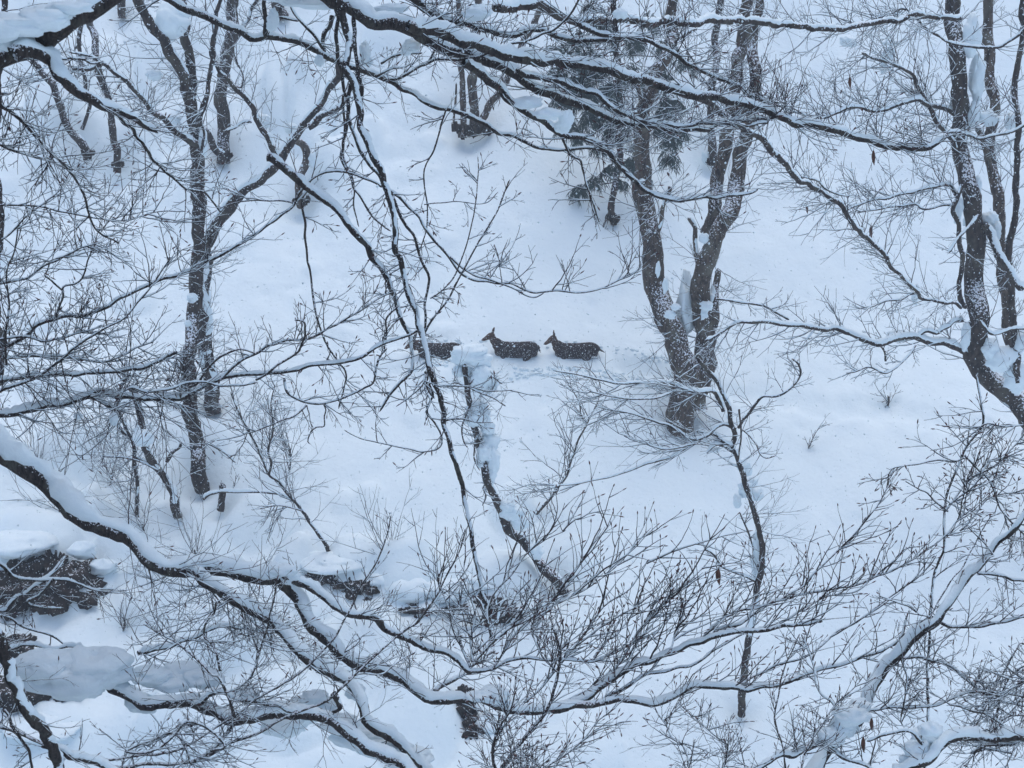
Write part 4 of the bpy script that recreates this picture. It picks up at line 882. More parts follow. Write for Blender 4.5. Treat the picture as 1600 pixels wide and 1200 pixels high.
near('V', 'near tree with the heavy bough crossing the lower left and fanning right', -330, 7.4, .22)
br('V', [(-330, 480), (-200, 560), (-80, 640), (0, 703), (18, 718), (36, 737), (52, 752), (68, 766), (88, 781), (110, 796), (130, 808), (150, 820), (175, 831), (200, 843), (217, 852), (235, 862), (252, 871), (268, 877), (285, 881), (300, 884), (325, 889), (350, 894), (375, 900), (400, 906), (420, 909), (434, 912), (442, 921), (451, 931), (463, 944), (474, 959), (486, 974), (500, 988), (512, 999), (524, 1009), (537, 1017), (551, 1024), (567, 1034), (583, 1044), (600, 1052), (617, 1060), (633, 1069), (650, 1077), (667, 1082), (683, 1086), (700, 1090), (717, 1094), (738, 1098), (760, 1100), (780, 1101), (800, 1101), (825, 1101), (850, 1099), (875, 1095), (900, 1093), (925, 1095), (950, 1093), (980, 1092), (1000, 1095), (1017, 1099), (1033, 1096), (1050, 1090), (1070, 1082), (1090, 1073), (1110, 1069), (1133, 1065), (1150, 1067), (1167, 1069), (1185, 1066), (1200, 1064), (1233, 1060), (1258, 1052), (1283, 1043), (1310, 1037), (1333, 1030), (1365, 1016), (1385, 1004), (1400, 993), (1412, 975), (1420, 954)], 40, 3, 7.2, 7.6, snow=1.2, tw=30, tl=90, ang=60, spread=35, twr=(.5, 1))
br('V', [(278, 880), (300, 895), (317, 910), (333, 920), (350, 930), (367, 940), (383, 950), (400, 962), (417, 976), (433, 990), (450, 1001), (467, 1013), (483, 1026), (500, 1040), (513, 1051), (527, 1061), (540, 1067), (552, 1075), (562, 1084), (569, 1096), (573, 1107), (579, 1119), (589, 1130), (601, 1142), (613, 1154), (627, 1167), (640, 1180), (655, 1194), (680, 1220)], 19, 15, 7.3, 7.0, snow=1.3, tw=8, tl=60)
br('V', [(440, 898), (452, 905), (467, 912), (484, 919), (500, 928), (520, 938), (543, 948), (563, 954), (583, 961), (593, 970), (601, 981), (616, 992), (633, 1001), (650, 1010), (667, 1017), (683, 1022), (700, 1027), (714, 1035), (727, 1046), (737, 1052)], 14, 9, 7.4, 7.6, snow=1.05, tw=10, tl=70, ang=40, spread=60)
br('V', [(733, 1050), (750, 1049), (767, 1048), (783, 1044), (800, 1040), (817, 1034), (833, 1031), (860, 1031), (885, 1030), (908, 1029), (927, 1027), (943, 1022), (960, 1017), (983, 1008), (1007, 1000)], 7, 3, 7.6, 7.8, snow=.9, tw=14, tl=80, ang=50, spread=30)
br('V', [(680, 1080), (690, 1072), (700, 1063), (713, 1056), (727, 1050), (736, 1042), (745, 1032), (756, 1024), (767, 1014), (770, 1000)], 8, 6, 7.5, 8.6, snow=.5, tw=6, tl=60, ang=70)
br('V', [(848, 1104), (862, 1106), (880, 1100), (900, 1091), (917, 1083), (933, 1073), (950, 1063), (967, 1053), (983, 1045), (1000, 1037), (1017, 1031), (1033, 1027), (1050, 1020), (1067, 1013), (1083, 1005), (1100, 996), (1117, 989), (1133, 984), (1155, 980), (1180, 978), (1207, 975), (1233, 973), (1260, 972), (1287, 972)], 13, 6, 7.5, 7.9, snow=.85, tw=14, tl=130, ang=52, spread=18, lvl=1)
br('V', [(1097, 997), (1108, 983), (1120, 970), (1133, 958), (1150, 950), (1167, 945), (1183, 941), (1200, 937), (1225, 928), (1250, 917), (1275, 893), (1300, 868), (1317, 850), (1333, 833), (1345, 820), (1358, 804)], 5.5, 2, 7.8, 8.2, snow=.6, tw=14, tl=75, ang=55, spread=18, lvl=1)
br('V', [(1097, 999), (1113, 988), (1130, 976), (1150, 966), (1175, 958), (1200, 951), (1222, 945), (1243, 940), (1272, 933), (1300, 927), (1325, 919), (1350, 910), (1375, 899), (1400, 887), (1425, 873), (1450, 857), (1468, 843), (1483, 830), (1495, 816), (1508, 800)], 6, 2, 7.8, 8.3, snow=.65, tw=18, tl=80, ang=52, spread=18, lvl=1)
br('V', [(917, 1104), (940, 1094), (967, 1080), (987, 1066), (1007, 1053), (1024, 1049), (1040, 1047), (1060, 1042), (1083, 1037), (1110, 1022), (1133, 1010), (1165, 998), (1200, 987), (1225, 973), (1250, 957), (1278, 944), (1305, 936), (1330, 925), (1352, 908), (1372, 885)], 6, 2, 7.6, 8.1, snow=.7, tw=14, tl=80, ang=48, spread=20, lvl=1)
br('V', [(1050, 1092), (1070, 1084), (1090, 1078), (1110, 1078), (1133, 1077), (1160, 1070), (1183, 1063), (1200, 1056), (1217, 1044), (1233, 1033), (1250, 1023), (1267, 1013), (1288, 1003), (1310, 993), (1327, 984), (1343, 977), (1360, 966), (1377, 953), (1395, 938), (1413, 923), (1432, 907), (1450, 890), (1458, 880), (1464, 868)], 5, 2, 7.6, 8.1, snow=.5, tw=10, tl=75, ang=52, spread=22, lvl=1)
br('V', [(-40, 1260), (60, 1220), (200, 1205), (300, 1196), (318, 1186), (333, 1179), (350, 1170), (367, 1162), (385, 1154), (400, 1147), (417, 1137), (433, 1127), (457, 1117), (483, 1107), (508, 1090), (527, 1074), (545, 1060), (560, 1047), (580, 1030), (600, 1013), (623, 996), (647, 980), (658, 963), (667, 947), (677, 932), (687, 917), (700, 892), (717, 863), (724, 845), (728, 828)], 8, 2, 6.4, 7.0, snow=.25, tw=16, tl=70, ang=70, spread=35)
br('V', [(-40, 1130), (120, 1180), (250, 1175), (350, 1130), (400, 1097), (417, 1085), (433, 1073), (458, 1053), (483, 1033), (503, 1013), (523, 993), (535, 976), (543, 960), (553, 940), (560, 922), (573, 900), (587, 880), (596, 860), (602, 845), (608, 825), (611, 805)], 6, 2, 6.4, 6.9, snow=.3, tw=14, tl=60, ang=80, spread=35)
br('V', [(545, 1060), (565, 1052), (590, 1050), (612, 1036), (630, 1027), (650, 1018)], 3.4, 2, 6.8, 7, snow=.6, tw=4, tl=50)
for P_ in ([(880, 1098), (905, 1080), (933, 1062), (950, 1048), (973, 1026), (988, 1006), (1000, 987), (1018, 965), (1033, 947), (1050, 930), (1067, 913), (1090, 893), (1110, 872)], [(933, 1073), (955, 1050), (975, 1020), (1000, 985), (1012, 962), (1020, 940)],
           [(820, 1100), (845, 1078), (868, 1050), (890, 1020), (915, 990), (935, 965), (960, 940), (985, 915), (1010, 880)], [(1047, 1020), (1052, 1000), (1055, 985), (1062, 965), (1062, 945)],
           [(767, 1046), (790, 1020), (810, 990), (835, 965), (860, 935), (880, 905), (900, 880), (925, 850), (940, 825)], [(745, 1030), (770, 1000), (800, 975), (840, 952), (880, 935), (920, 915), (955, 890), (985, 860), (1010, 830)],
           [(735, 1045), (720, 1010), (715, 980), (700, 950), (690, 920), (680, 900)], [(770, 1000), (762, 960), (775, 930), (800, 900), (820, 870), (850, 845), (885, 828)], [(740, 1035), (735, 1000), (742, 960), (735, 930), (725, 900), (728, 870)],
           [(927, 1027), (945, 1000), (965, 985), (985, 960), (1000, 940)]):
    br('V', P_, 4, 1.8, 7.6, 7.9, snow=.55, tw=8, tl=95, ang=58, spread=18, lvl=1)
br('V', [(-60, 960), (0, 957), (18, 942), (33, 927), (50, 917), (67, 907), (85, 892), (95, 882), (103, 867)], 8, 5, 7.4, 8, snow=1.4, tw=4, tl=50)
br('V', [(-60, 850), (0, 874), (15, 888), (27, 898), (55, 902), (83, 907), (110, 913), (133, 922), (158, 924), (180, 922)], 7, 3, 7.5, 8, snow=1.2, tw=4, tl=90, ang=-20, spread=50)
br('V', [(83, 907), (68, 925), (52, 938), (40, 946), (75, 948), (100, 950)], 5, 3, 7.7, 8, snow=1.3, tw=4, tl=50)
br('V', [(-30, 960), (10, 962), (30, 972), (50, 981), (70, 990), (90, 1002), (105, 1013)], 4, 3, 7.4, 7.6, snow=.6, tw=8, tl=70)
clumps('V', 7.35, [(452, 900, 16, 13), (443, 890, 24, 9), (770, 1084, 28, 12), (748, 1088, 22, 8), (555, 1080, 16, 13)])
spray('V', (640, 850, 800, 1100), 16, 90, 50, 100, px=1.4)
spray('V', (800, 850, 1100, 1110), 26, 52, 18, 150, px=1.7, lvl=1)
spray('V', (1100, 820, 1480, 1070), 26, 50, 18, 95, px=1.7, lvl=1)
spray('V', (430, 900, 760, 1060), 26, 30, 60, 70, px=1.3)
spray('V', (0, 840, 200, 1000), 2, -20, 60, 80, px=1.3)
spray('V', (190, 830, 420, 1000), 44, -70, 60, 120, px=1.15)

near('W', 'low snow-buried broken log reaching from the bottom edge to the lower left', 700, 6.4, trunk=False, cat='log', name='broken_log')
br('W', [(830, 1420), (740, 1300), (670, 1230), (628, 1192), (607, 1186), (577, 1173), (548, 1152), (520, 1130), (480, 1120), (440, 1118), (400, 1117), (375, 1116), (350, 1113), (325, 1109), (300, 1103), (275, 1097), (250, 1091), (225, 1087), (200, 1081), (182, 1075), (167, 1070)], 20, 20, 6.6, 7.1, snow=.75, role='trunk', tw=8, tl=80)
br('W', [(300, 1103), (315, 1094), (325, 1086), (340, 1083), (350, 1086), (365, 1092), (383, 1096), (400, 1097), (420, 1103), (440, 1107), (467, 1111)], 9, 8, 7, 6.9, snow=1.4, tw=4, tl=60)
br('W', [(217, 1018), (240, 1014), (267, 1007), (285, 999), (300, 993), (325, 986), (352, 982), (375, 983), (400, 982), (430, 985), (455, 975)], 8, 4, 7.4, 7.8, snow=1.4, tw=10, tl=70)
br('W', [(10, 1012), (40, 1010), (75, 1011), (105, 1009), (133, 1010)], 7, 5, 7.1, 7.2, snow=1.5)
br('W', [(235, 1112), (245, 1106), (256, 1100)], 6, 6, 7.1, 7.1, snow=0)
br('W', [(522, 1083), (530, 1096), (532, 1106), (520, 1113)], 12, 8, 6.9, 6.9, snow=.5)
br('W', [(300, 1192), (318, 1183), (333, 1172), (348, 1158), (358, 1145), (363, 1128), (364, 1110), (361, 1090), (355, 1070), (345, 1050), (333, 1046), (320, 1030), (300, 1013), (275, 998), (250, 987), (225, 975)], 7, 2.5, 6.6, 6.8, snow=.4, tw=12, tl=70)
br('W', [(367, 1077), (385, 1062), (397, 1045), (402, 1030), (412, 1000), (420, 970), (430, 930), (432, 905)], 4, 2.4, 6.7, 6.8, snow=.3, tw=6, tl=50)
br('W', [(333, 1173), (350, 1165), (300, 1130), (250, 1165), (200, 1173), (230, 1160), (260, 1150), (278, 1155), (285, 1166), (300, 1193)], 5, 4, 6.5, 6.5, snow=.5, tw=10, tl=60)
br('W', [(345, 1048), (340, 1030), (330, 1010), (318, 1000), (320, 980), (333, 960), (338, 940)], 4, 3, 6.8, 6.9, snow=.3, tw=4, tl=40)
clumps('W', 7.15, [(110, 1048, 86, 30), (150, 1042, 62, 32), (70, 1040, 50, 24), (120, 1068, 48, 22), (225, 1100, 30, 14), (235, 1056, 36, 15), (290, 1050, 40, 14), (320, 1060, 32, 14), (270, 1066, 40, 12), (445, 1128, 42, 20), (470, 1110, 36, 20), (505, 1108, 26, 20), (490, 1090, 22, 12), (560, 1150, 44, 18), (600, 1165, 44, 16), (640, 1185, 40, 16), (530, 1130, 30, 16), (380, 1085, 26, 8)])
spray('W', (150, 980, 560, 1200), 120, -30, 100, 95, px=1.2)
near('W3', 'steep snow-lined bough sloping down through the very bottom left corner', -90, 5.6, .12)
br('W3', [(-90, 880), (-40, 930), (0, 985), (12, 1015), (27, 1053), (38, 1078), (50, 1100), (62, 1125), (73, 1150), (80, 1175), (87, 1205), (95, 1250)], 22, 17, 5.8, 6, snow=1.2, tw=4, tl=60)
br('W3', [(5, 1110), (20, 1125), (35, 1150), (45, 1175), (50, 1210)], 5, 4, 6, 6, snow=.4, tw=5, tl=50)
br('W3', [(65, 1160), (90, 1165), (120, 1180), (150, 1196), (200, 1215)], 12, 10, 6.1, 6.2, snow=1.5)
spray('W3', (-20, 900, 110, 1200), 14, 10, 60, 70, px=1.2)

near('U', 'near leaning tree with snow along its back, rising from the bottom edge towards the right', 1130, 7.2, trunk=False)
br('U', [(1090, 1560), (1150, 1400), (1215, 1290), (1262, 1222), (1283, 1193), (1300, 1173), (1320, 1148), (1338, 1125), (1350, 1107), (1362, 1088), (1376, 1066), (1390, 1046), (1402, 1029), (1414, 1012), (1424, 999), (1434, 986), (1443, 974), (1455, 962), (1470, 948), (1487, 933), (1498, 922), (1510, 910), (1522, 900), (1533, 892), (1543, 880), (1553, 867), (1565, 855), (1577, 843), (1584, 830), (1590, 817), (1610, 785)], 34, 7, 7.0, 7.6, snow=1.6, role='trunk', tw=12, tl=60)
br('U', [(1527, 897), (1545, 897), (1567, 899), (1583, 904), (1605, 909)], 5, 5, 7.5, 7.6, snow=.9, tw=6, tl=60)
br('U', [(1457, 966), (1472, 974), (1490, 982), (1512, 985), (1533, 985), (1550, 980), (1567, 973), (1583, 967), (1605, 964)], 6, 5, 7.4, 7.5, snow=.85, tw=6, tl=50)
br('U', [(1410, 1028), (1430, 1028), (1450, 1034), (1472, 1043), (1493, 1053), (1513, 1065), (1533, 1077), (1550, 1085), (1567, 1094), (1605, 1105)], 5.5, 4, 7.3, 7.4, snow=.8, tw=8, tl=50)
br('U', [(1340, 1120), (1353, 1112), (1367, 1109), (1392, 1105), (1417, 1103), (1442, 1099), (1467, 1096), (1492, 1093), (1517, 1090), (1542, 1085), (1567, 1080), (1605, 1090)], 5, 4, 7.2, 7.3, snow=.9, tw=16, tl=60)
br('U', [(1484, 1100), (1500, 1103), (1520, 1112), (1545, 1122), (1570, 1135), (1600, 1150)], 4, 4, 7.2, 7.2, snow=.8, tw=8, tl=50)
br('U', [(1300, 1172), (1312, 1180), (1330, 1188), (1350, 1195), (1375, 1215)], 6, 5, 7.1, 7, snow=.8, tw=3, tl=50)
br('U', [(1530, 893), (1545, 870), (1552, 868), (1540, 850), (1525, 835), (1512, 822)], 3, 2, 7.5, 7.6, snow=.6, tw=6, tl=50)
br('U', [(1433, 955), (1420, 947), (1405, 943), (1385, 935), (1372, 930)], 3.5, 2, 7.4, 7.4, snow=.9, tw=6, tl=40)
br('U', [(1290, 1160), (1260, 1175), (1240, 1184), (1225, 1183), (1200, 1190), (1180, 1200), (1150, 1215)], 9, 8, 7.1, 6.9, snow=1.2, tw=12, tl=70, ang=80, spread=50)
br('U', [(1405, 1025), (1415, 1050), (1412, 1070), (1410, 1095), (1408, 1125), (1412, 1135)], 3, 2, 7.2, 7.2, snow=.7, tw=5, tl=35)
br('U', [(1452, 965), (1475, 930), (1490, 905), (1505, 885), (1520, 860), (1535, 830), (1550, 805)], 2.6, 1.8, 7.4, 7.6, snow=.2, tw=3, tl=40)
clumps('U', 7.1, [(1330, 1118, 26, 18), (1318, 1135, 24, 18), (1300, 1152, 22, 16), (1343, 1104, 18, 12), (1350, 1120, 12, 8)])
spray('U', (1300, 950, 1600, 1180), 70, 60, 80, 70, px=1.4)
spray('U', (1200, 1120, 1400, 1200), 20, 90, 50, 80, px=1.5)
near('U6', 'near tree whose low snowy bough enters the bottom right corner', 1860, 6.8, .2)
br('U6', [(1860, 1000), (1760, 1080), (1680, 1125), (1600, 1151), (1575, 1156), (1550, 1160), (1525, 1161), (1500, 1161), (1480, 1163), (1463, 1168), (1448, 1176), (1433, 1184), (1418, 1194), (1395, 1215)], 20, 14, 6.8, 6.7, snow=1.1, tw=12, tl=60)
br('U6', [(1600, 1150), (1585, 1160), (1560, 1163), (1535, 1172), (1520, 1180), (1545, 1176), (1583, 1178)], 7, 4, 6.8, 6.8, snow=.4, tw=6, tl=50)
br('U6', [(1440, 1160), (1425, 1146), (1410, 1141), (1387, 1146), (1370, 1152), (1353, 1158)], 6, 4, 6.7, 6.8, snow=.9, tw=4, tl=40)
br('U6', [(1680, 1050), (1640, 1060), (1600, 1072), (1570, 1090), (1540, 1085)], 6, 3, 6.8, 7, snow=.6, tw=14, tl=80, ang=190, spread=50)
clumps('U6', 6.72, [(1448, 1150, 24, 16), (1435, 1172, 22, 16), (1422, 1190, 18, 12), (1455, 1140, 18, 12)])
spray('U6', (1480, 1040, 1660, 1180), 50, 175, 60, 70, px=1.3)

near('V5', 'thin bare shrub rising from the bottom edge under the right end of the bough', 770, 6.6, trunk=False, cat='shrub', name='bare_shrub')
br('V5', [(690, 1560), (720, 1400), (750, 1270), (780, 1200), (800, 1171), (817, 1151), (833, 1133), (847, 1115), (860, 1095), (868, 1072), (873, 1050), (877, 1030), (876, 1012), (870, 998), (866, 985)], 11, 4, 6.6, 7, snow=.2, role='stem', tw=14, tl=80, ang=60, spread=40)
br('V5', [(750, 1270), (800, 1230), (840, 1200), (875, 1178), (905, 1155), (940, 1120), (962, 1115)], 4, 2, 6.6, 6.7, snow=.3, tw=20, tl=70, ang=40, spread=40)
br('V5', [(780, 1220), (770, 1180), (780, 1140), (792, 1120), (800, 1110)], 6, 3, 6.7, 6.7, snow=.4, tw=12, tl=60)
br('V5', [(873, 1050), (862, 1040), (850, 1030), (838, 1010), (830, 985), (838, 960)], 3, 2, 6.9, 7, snow=.4, tw=14, tl=60, ang=60, spread=50)
spray('V5', (690, 960, 960, 1260), 80, 60, 50, 80, px=1.3)
near('V6', 'fine branching shrub sketched against snow below the slender tree', 1140, 6.8, trunk=False, cat='shrub', name='bare_shrub')
br('V6', [(1060, 1520), (1080, 1350), (1115, 1240), (1137, 1168), (1128, 1155), (1112, 1143), (1098, 1130), (1085, 1122), (1075, 1112), (1060, 1098)], 4, 2, 6.8, 7.4, snow=.4, role='stem', tw=26, tl=60, ang=100, spread=60)
br('V6', [(1090, 1300), (1075, 1220), (1075, 1190), (1068, 1165), (1050, 1150), (1040, 1130), (1025, 1110)], 3.4, 2, 6.9, 7.3, snow=.8, tw=24, tl=60, ang=90, spread=60)
spray('V6', (1000, 1080, 1180, 1260), 44, 90, 60, 60, px=1.1)
near('V7', 'bushy shrub with upright shoots at the bottom edge right of centre', 1215, 6.6, trunk=False, cat='shrub', name='bare_shrub')
br('V7', [(1240, 1500), (1235, 1300), (1228, 1200), (1222, 1160), (1212, 1130), (1215, 1100), (1225, 1060), (1240, 1010), (1250, 990)], 4, 2, 6.6, 7, snow=.3, role='stem', tw=24, tl=70, ang=80, spread=45)
br('V7', [(1310, 1110), (1300, 1095), (1285, 1085), (1275, 1065), (1272, 1040), (1262, 1010), (1252, 990)], 4, 3, 7, 7.3, snow=.9, tw=14, tl=50)
br('V7', [(1232, 1250), (1260, 1180), (1280, 1150), (1300, 1120), (1330, 1080), (1350, 1055)], 3, 2, 6.7, 7, snow=.3, tw=14, tl=60, ang=60, spread=40)
near('U9', 'wiry budded shrub with crooked stems along the right edge below the bent tree', 1480, 8.2, trunk=False, cat='shrub', name='budded_shrub')
br('U9', [(1440, 1500), (1448, 1200), (1455, 960), (1458, 927), (1464, 900), (1468, 877), (1472, 850), (1473, 833), (1475, 815), (1478, 795), (1484, 775), (1490, 758), (1499, 733), (1507, 710), (1520, 686), (1530, 665), (1531, 645), (1530, 630), (1527, 608), (1524, 585)], 5, 3.6, 8.2, 8.8, snow=.6, role='stem', tw=16, tl=60)
br('U9', [(1476, 800), (1500, 775), (1525, 750), (1545, 735), (1560, 720), (1590, 690), (1605, 670)], 3.4, 2.4, 8.3, 8.4, snow=.5, tw=14, tl=50)
br('U9', [(1507, 715), (1490, 722), (1470, 720), (1450, 723), (1433, 727), (1412, 730), (1397, 734), (1391, 746), (1388, 760), (1378, 780), (1366, 798)], 3, 1.8, 8.4, 8.3, snow=.5, tw=8, tl=40)
br('U9', [(1480, 800), (1462, 785), (1450, 772), (1440, 768), (1430, 762), (1414, 752)], 3, 1.8, 8.3, 8.3, snow=.4, tw=8, tl=40)
br('U9', [(1507, 712), (1530, 735), (1540, 745), (1552, 765), (1560, 790), (1575, 810), (1605, 840)], 3.4, 2.4, 8.4, 8.3, snow=.5, tw=16, tl=60)
br('U9', [(1482, 790), (1520, 752), (1545, 720), (1570, 715), (1605, 700)], 3, 2, 8.3, 8.4, snow=.6, tw=14, tl=50)
br('U9', [(1500, 830), (1540, 790), (1570, 775), (1605, 770)], 3, 2, 8.3, 8.4, snow=.6, tw=12, tl=50)
br('U9', [(1530, 668), (1545, 660), (1570, 665), (1605, 663)], 3, 2, 8.6, 8.6, snow=.6, tw=10, tl=70, ang=200, spread=30)
spray('U9', (1480, 640, 1610, 850), 24, 60, 90, 70, px=1.3)
near('U2', 'tangle of thin arching shoots dropping into the lower right corner', 1700, 7.6, trunk=False, cat='shrub', name='arching_shrub')
br('U2', [(1720, 1400), (1690, 1200), (1650, 1060), (1600, 1005), (1585, 1010), (1572, 1030), (1560, 1060), (1545, 1090), (1520, 1110)], 5, 1.8, 7.6, 7.8, snow=.4, role='stem', tw=16, tl=110, ang=-110, spread=30)
br('U2', [(1650, 1060), (1610, 1040), (1580, 1060), (1560, 1100), (1540, 1120), (1515, 1130)], 4, 1.8, 7.7, 7.8, snow=.3, tw=12, tl=100, ang=-120, spread=35)
br('U2', [(1690, 1200), (1640, 1120), (1600, 1110), (1570, 1120), (1545, 1150)], 4, 2, 7.6, 7.7, snow=.3, tw=10, tl=90, ang=200, spread=50)

# unseen snow-loaded crowns added above the near trees to shade the foreground
def shade_crown(key, n, rad, z0, z1, lean=(0, 0)):
    t = TREES[key]; b = np.array(t.e.location); mb = MB(); ms = MB(); P = []; R = []
    for q in range(n):
        z = rnd.uniform(z0, z1); a = rnd.uniform(0, 2 * math.pi); L = rad * rnd.uniform(.5, 1.0); p = np.array([b[0], b[1], max(.4, z - 1.0)]); row = []
        for i in range(6):
            f = i / 5; row.append(p + np.array([math.cos(a) * L * f + lean[0] * f, math.sin(a) * L * f + lean[1] * f, .35 * L * f * (1 - .35 * f) + .25 * math.sin(6 * f + q)]))
        P.append(row); R.append([.07, .055, .045, .035, .022, .01])
        for i in range(2, 6):
            for _ in range(2):
                c = row[i] + np.array([rnd.uniform(-.7, .7), rnd.uniform(-.7, .7), rnd.uniform(0, .3)])
                if c[2] < .9: continue
                P.append([row[i - 1] + (c - row[i - 1]) * f for f in np.linspace(0, 1, 6)]); R.append([.03, .025, .02, .015, .01, .006])
                blob(ms, c + np.array([0, 0, .08]), np.array([.55, .5, .13]) * rnd.uniform(.5, 1.25), seed=q * 9 + i, rough=.4, nu=12, nv=8)
    tubes(mb, np.array(P), np.array(R), 6); o = mb.build('shade_crown', M_NEAR, t.e, kind='stuff'); ms.build('snow', M_SNOW, o, kind='stuff')
for key, n, rad, z0, z1, ln in (('P', 6, 8, 7, 14, (0, 5)), ('V', 6, 7, 7, 15, (0, 7)), ('R', 8, 7.5, 8, 15, (1, 8)), ('M', 8, 7.5, 7, 15, (-2, 6)), ('U6', 8, 8, 7, 14, (0, 7))): shade_crown(key, n, rad, z0, z1, ln)

# wild bushes in the gully and by the fallen logs
tree('LS', 'dense weedy bush in the shadowed gully at the lower left', cat='bush', name='twiggy_bush')
for (px, py) in ((370, 985), (190, 985), (90, 800), (250, 930), (170, 760), (420, 1010), (50, 740), (120, 700), (300, 880), (320, 1080), (560, 1000), (610, 880), (480, 1060), (220, 840), (640, 1060)):  # bush stems, several of them added to darken the lower left
    p = g3(px, py); br('LS', [(px, py + 6), (px + 5, py - 10), (px + 3, py - 22)], 4, 3, p[1], p[1], snow=.4, role='stem', tw=9, tl=120, ang=95, spread=45, tpx=1.1)
tree('G', 'matted brown root clump with snow tufts in the lower middle of the clearing', cat='bush', name='root_clump')
p = BASE['G']; Yg = p[1]
for (a, c) in (((760, 985), (700, 960)), ((765, 985), (740, 930)), ((772, 985), (800, 930)), ((780, 985), (850, 960)), ((775, 990), (880, 930)), ((768, 985), (660, 950)), ((770, 985), (770, 900)), ((776, 985), (830, 905)), ((790, 990), (870, 1000)), ((750, 990), (690, 1000)), ((800, 990), (870, 960))):
    m_ = ((a[0] + c[0]) / 2 + rnd.uniform(-8, 8), (a[1] + c[1]) / 2 - 8)
    br('G', [a, m_, c], 7, 2.5, Yg, Yg + rnd.uniform(-.6, .5), snow=1.2, role='stem', tw=2, tl=60)
spray('G', (650, 880, 890, 1010), 4, 90, 70, 70, px=1.1)

# dead leaves still hanging
def leaf(key, px, py, Y, n=1, L=26):
    for q in range(n):
        k = mpp(py, Y); c = at(px + q * 8, py, Y); mb = MB(); l = L * k * rnd.uniform(.7, 1.1); w = l * .15
        rows = []
        for i in range(7):
            f = i / 6; ww = w * math.sin(math.pi * min(.98, f * .9 + .06)); z = -f * l; tw_ = .8 * f + q
            cx_, cy_ = math.cos(tw_), math.sin(tw_)
            for s_ in (-1, -.3, .3, 1): rows.append(c + np.array([ww * s_ * cx_ + .25 * l * f * f * .5, ww * s_ * cy_ + .3 * w * (abs(s_) - .5), z]))
        qd = [[i * 4 + j, i * 4 + j + 1, i * 4 + j + 5, i * 4 + j + 4] for i in range(6) for j in range(3)]
        v = np.array(rows); v2 = v + np.array([.0008, .0012, 0])
        qd2 = [[a + 28 for a in q_[::-1]] for q_ in qd]
        edge = [[i * 4, i * 4 + 4, i * 4 + 32, i * 4 + 28] for i in range(6)] + [[i * 4 + 3, i * 4 + 31, i * 4 + 35, i * 4 + 7] for i in range(6)]
        mb.add(np.vstack([v, v2]), qd + qd2 + edge); tubes(mb, np.array([[c + np.array([0, 0, 4 * k]), c + np.array([0.001, 0, 2 * k]), c]]), np.array([[.35 * k] * 3]), 4)
        mb.build('dead_leaf', M_LEAF, TREES[key].e)
leaf('R', 1328, 120, 10.4, 1, 20); leaf('R', 1365, 235, 10.6, 1, 24); leaf('I', 1261, 320, 24, 2, 18); leaf('I', 1361, 352, 24, 1, 22)
leaf('V', 1122, 887, 7.8, 1, 28); leaf('U', 1362, 1122, 7.1, 2, 22); leaf('U', 1349, 1152, 7.1, 1, 30); leaf('V', 1350, 885, 8, 1, 14)

# ------------------------------------------------------------------ bare earth and rock under the drifts
def rock(label, rows, cap, name='earth_bank', cat='rock'):
    px, py = rows[0][:2]; b = g3(px, py); e = thing(name, label, cat, b)
    for n_, (px, py, rx, ry, dp) in enumerate(rows):
        c = g3(px, py); k = mpp(py, c[1]); mb = MB()
        blob(mb, c + np.array([0, .25, .02]), (rx * k, dp, ry * k), seed=px, rough=.45, nu=60, nv=40, freq=2.6)
        mb.build('rock', M_ROCK, e)
    for (px, py, rx, ry, up) in cap:
        c = g3(px, py + up); k = mpp(py, c[1]); mb = MB()
        c = c + np.array([0, .2, up * k])
        blob(mb, c, (rx * k, rx * k * .7, ry * k), seed=py, rough=.28, nu=30, nv=20)
        mb.build('snow', M_SNOW, e)
rock('large dark rock showing under snow at the left edge below the bough', [(25, 930, 60, 40, .8), (100, 932, 56, 38, .8), (85, 905, 26, 38, .6)], [(30, 850, 55, 18, 55), (128, 862, 22, 14, 50), (160, 890, 22, 12, 30)])
rock('dark earth ledge exposed under a snow lip beside the bough end', [(505, 905, 34, 11, .4), (550, 922, 34, 13, .4), (580, 932, 18, 14, .3)], [(520, 882, 55, 12, 14), (480, 880, 26, 12, 10), (600, 915, 24, 14, 8)])
rock('low dark ledge under a rounded drift left of the root clump', [(665, 958, 36, 8, .35), (712, 962, 24, 9, .3)], [(650, 925, 45, 18, 14), (700, 930, 40, 16, 12)])
rock('brown earth hollow at the foot of the root clump', [(770, 945, 30, 14, .4), (790, 970, 26, 13, .3)], [(760, 918, 40, 14, 10)], name='earth_hollow')
rock('dark lumps filling the opening beneath the bottom left boughs', [(30, 1090, 60, 26, .5), (20, 1030, 26, 22, .4), (100, 1092, 26, 12, .3)], [(60, 1140, 60, 14, 4)])
rock('dark stub of a buried trunk below the bough in the lower middle', [(722, 1122, 22, 34, .3), (735, 1150, 18, 20, .3)], [(690, 1110, 22, 30, 6), (760, 1140, 24, 20, 6), (676, 1100, 12, 10, 12)], name='buried_stump', cat='stump')

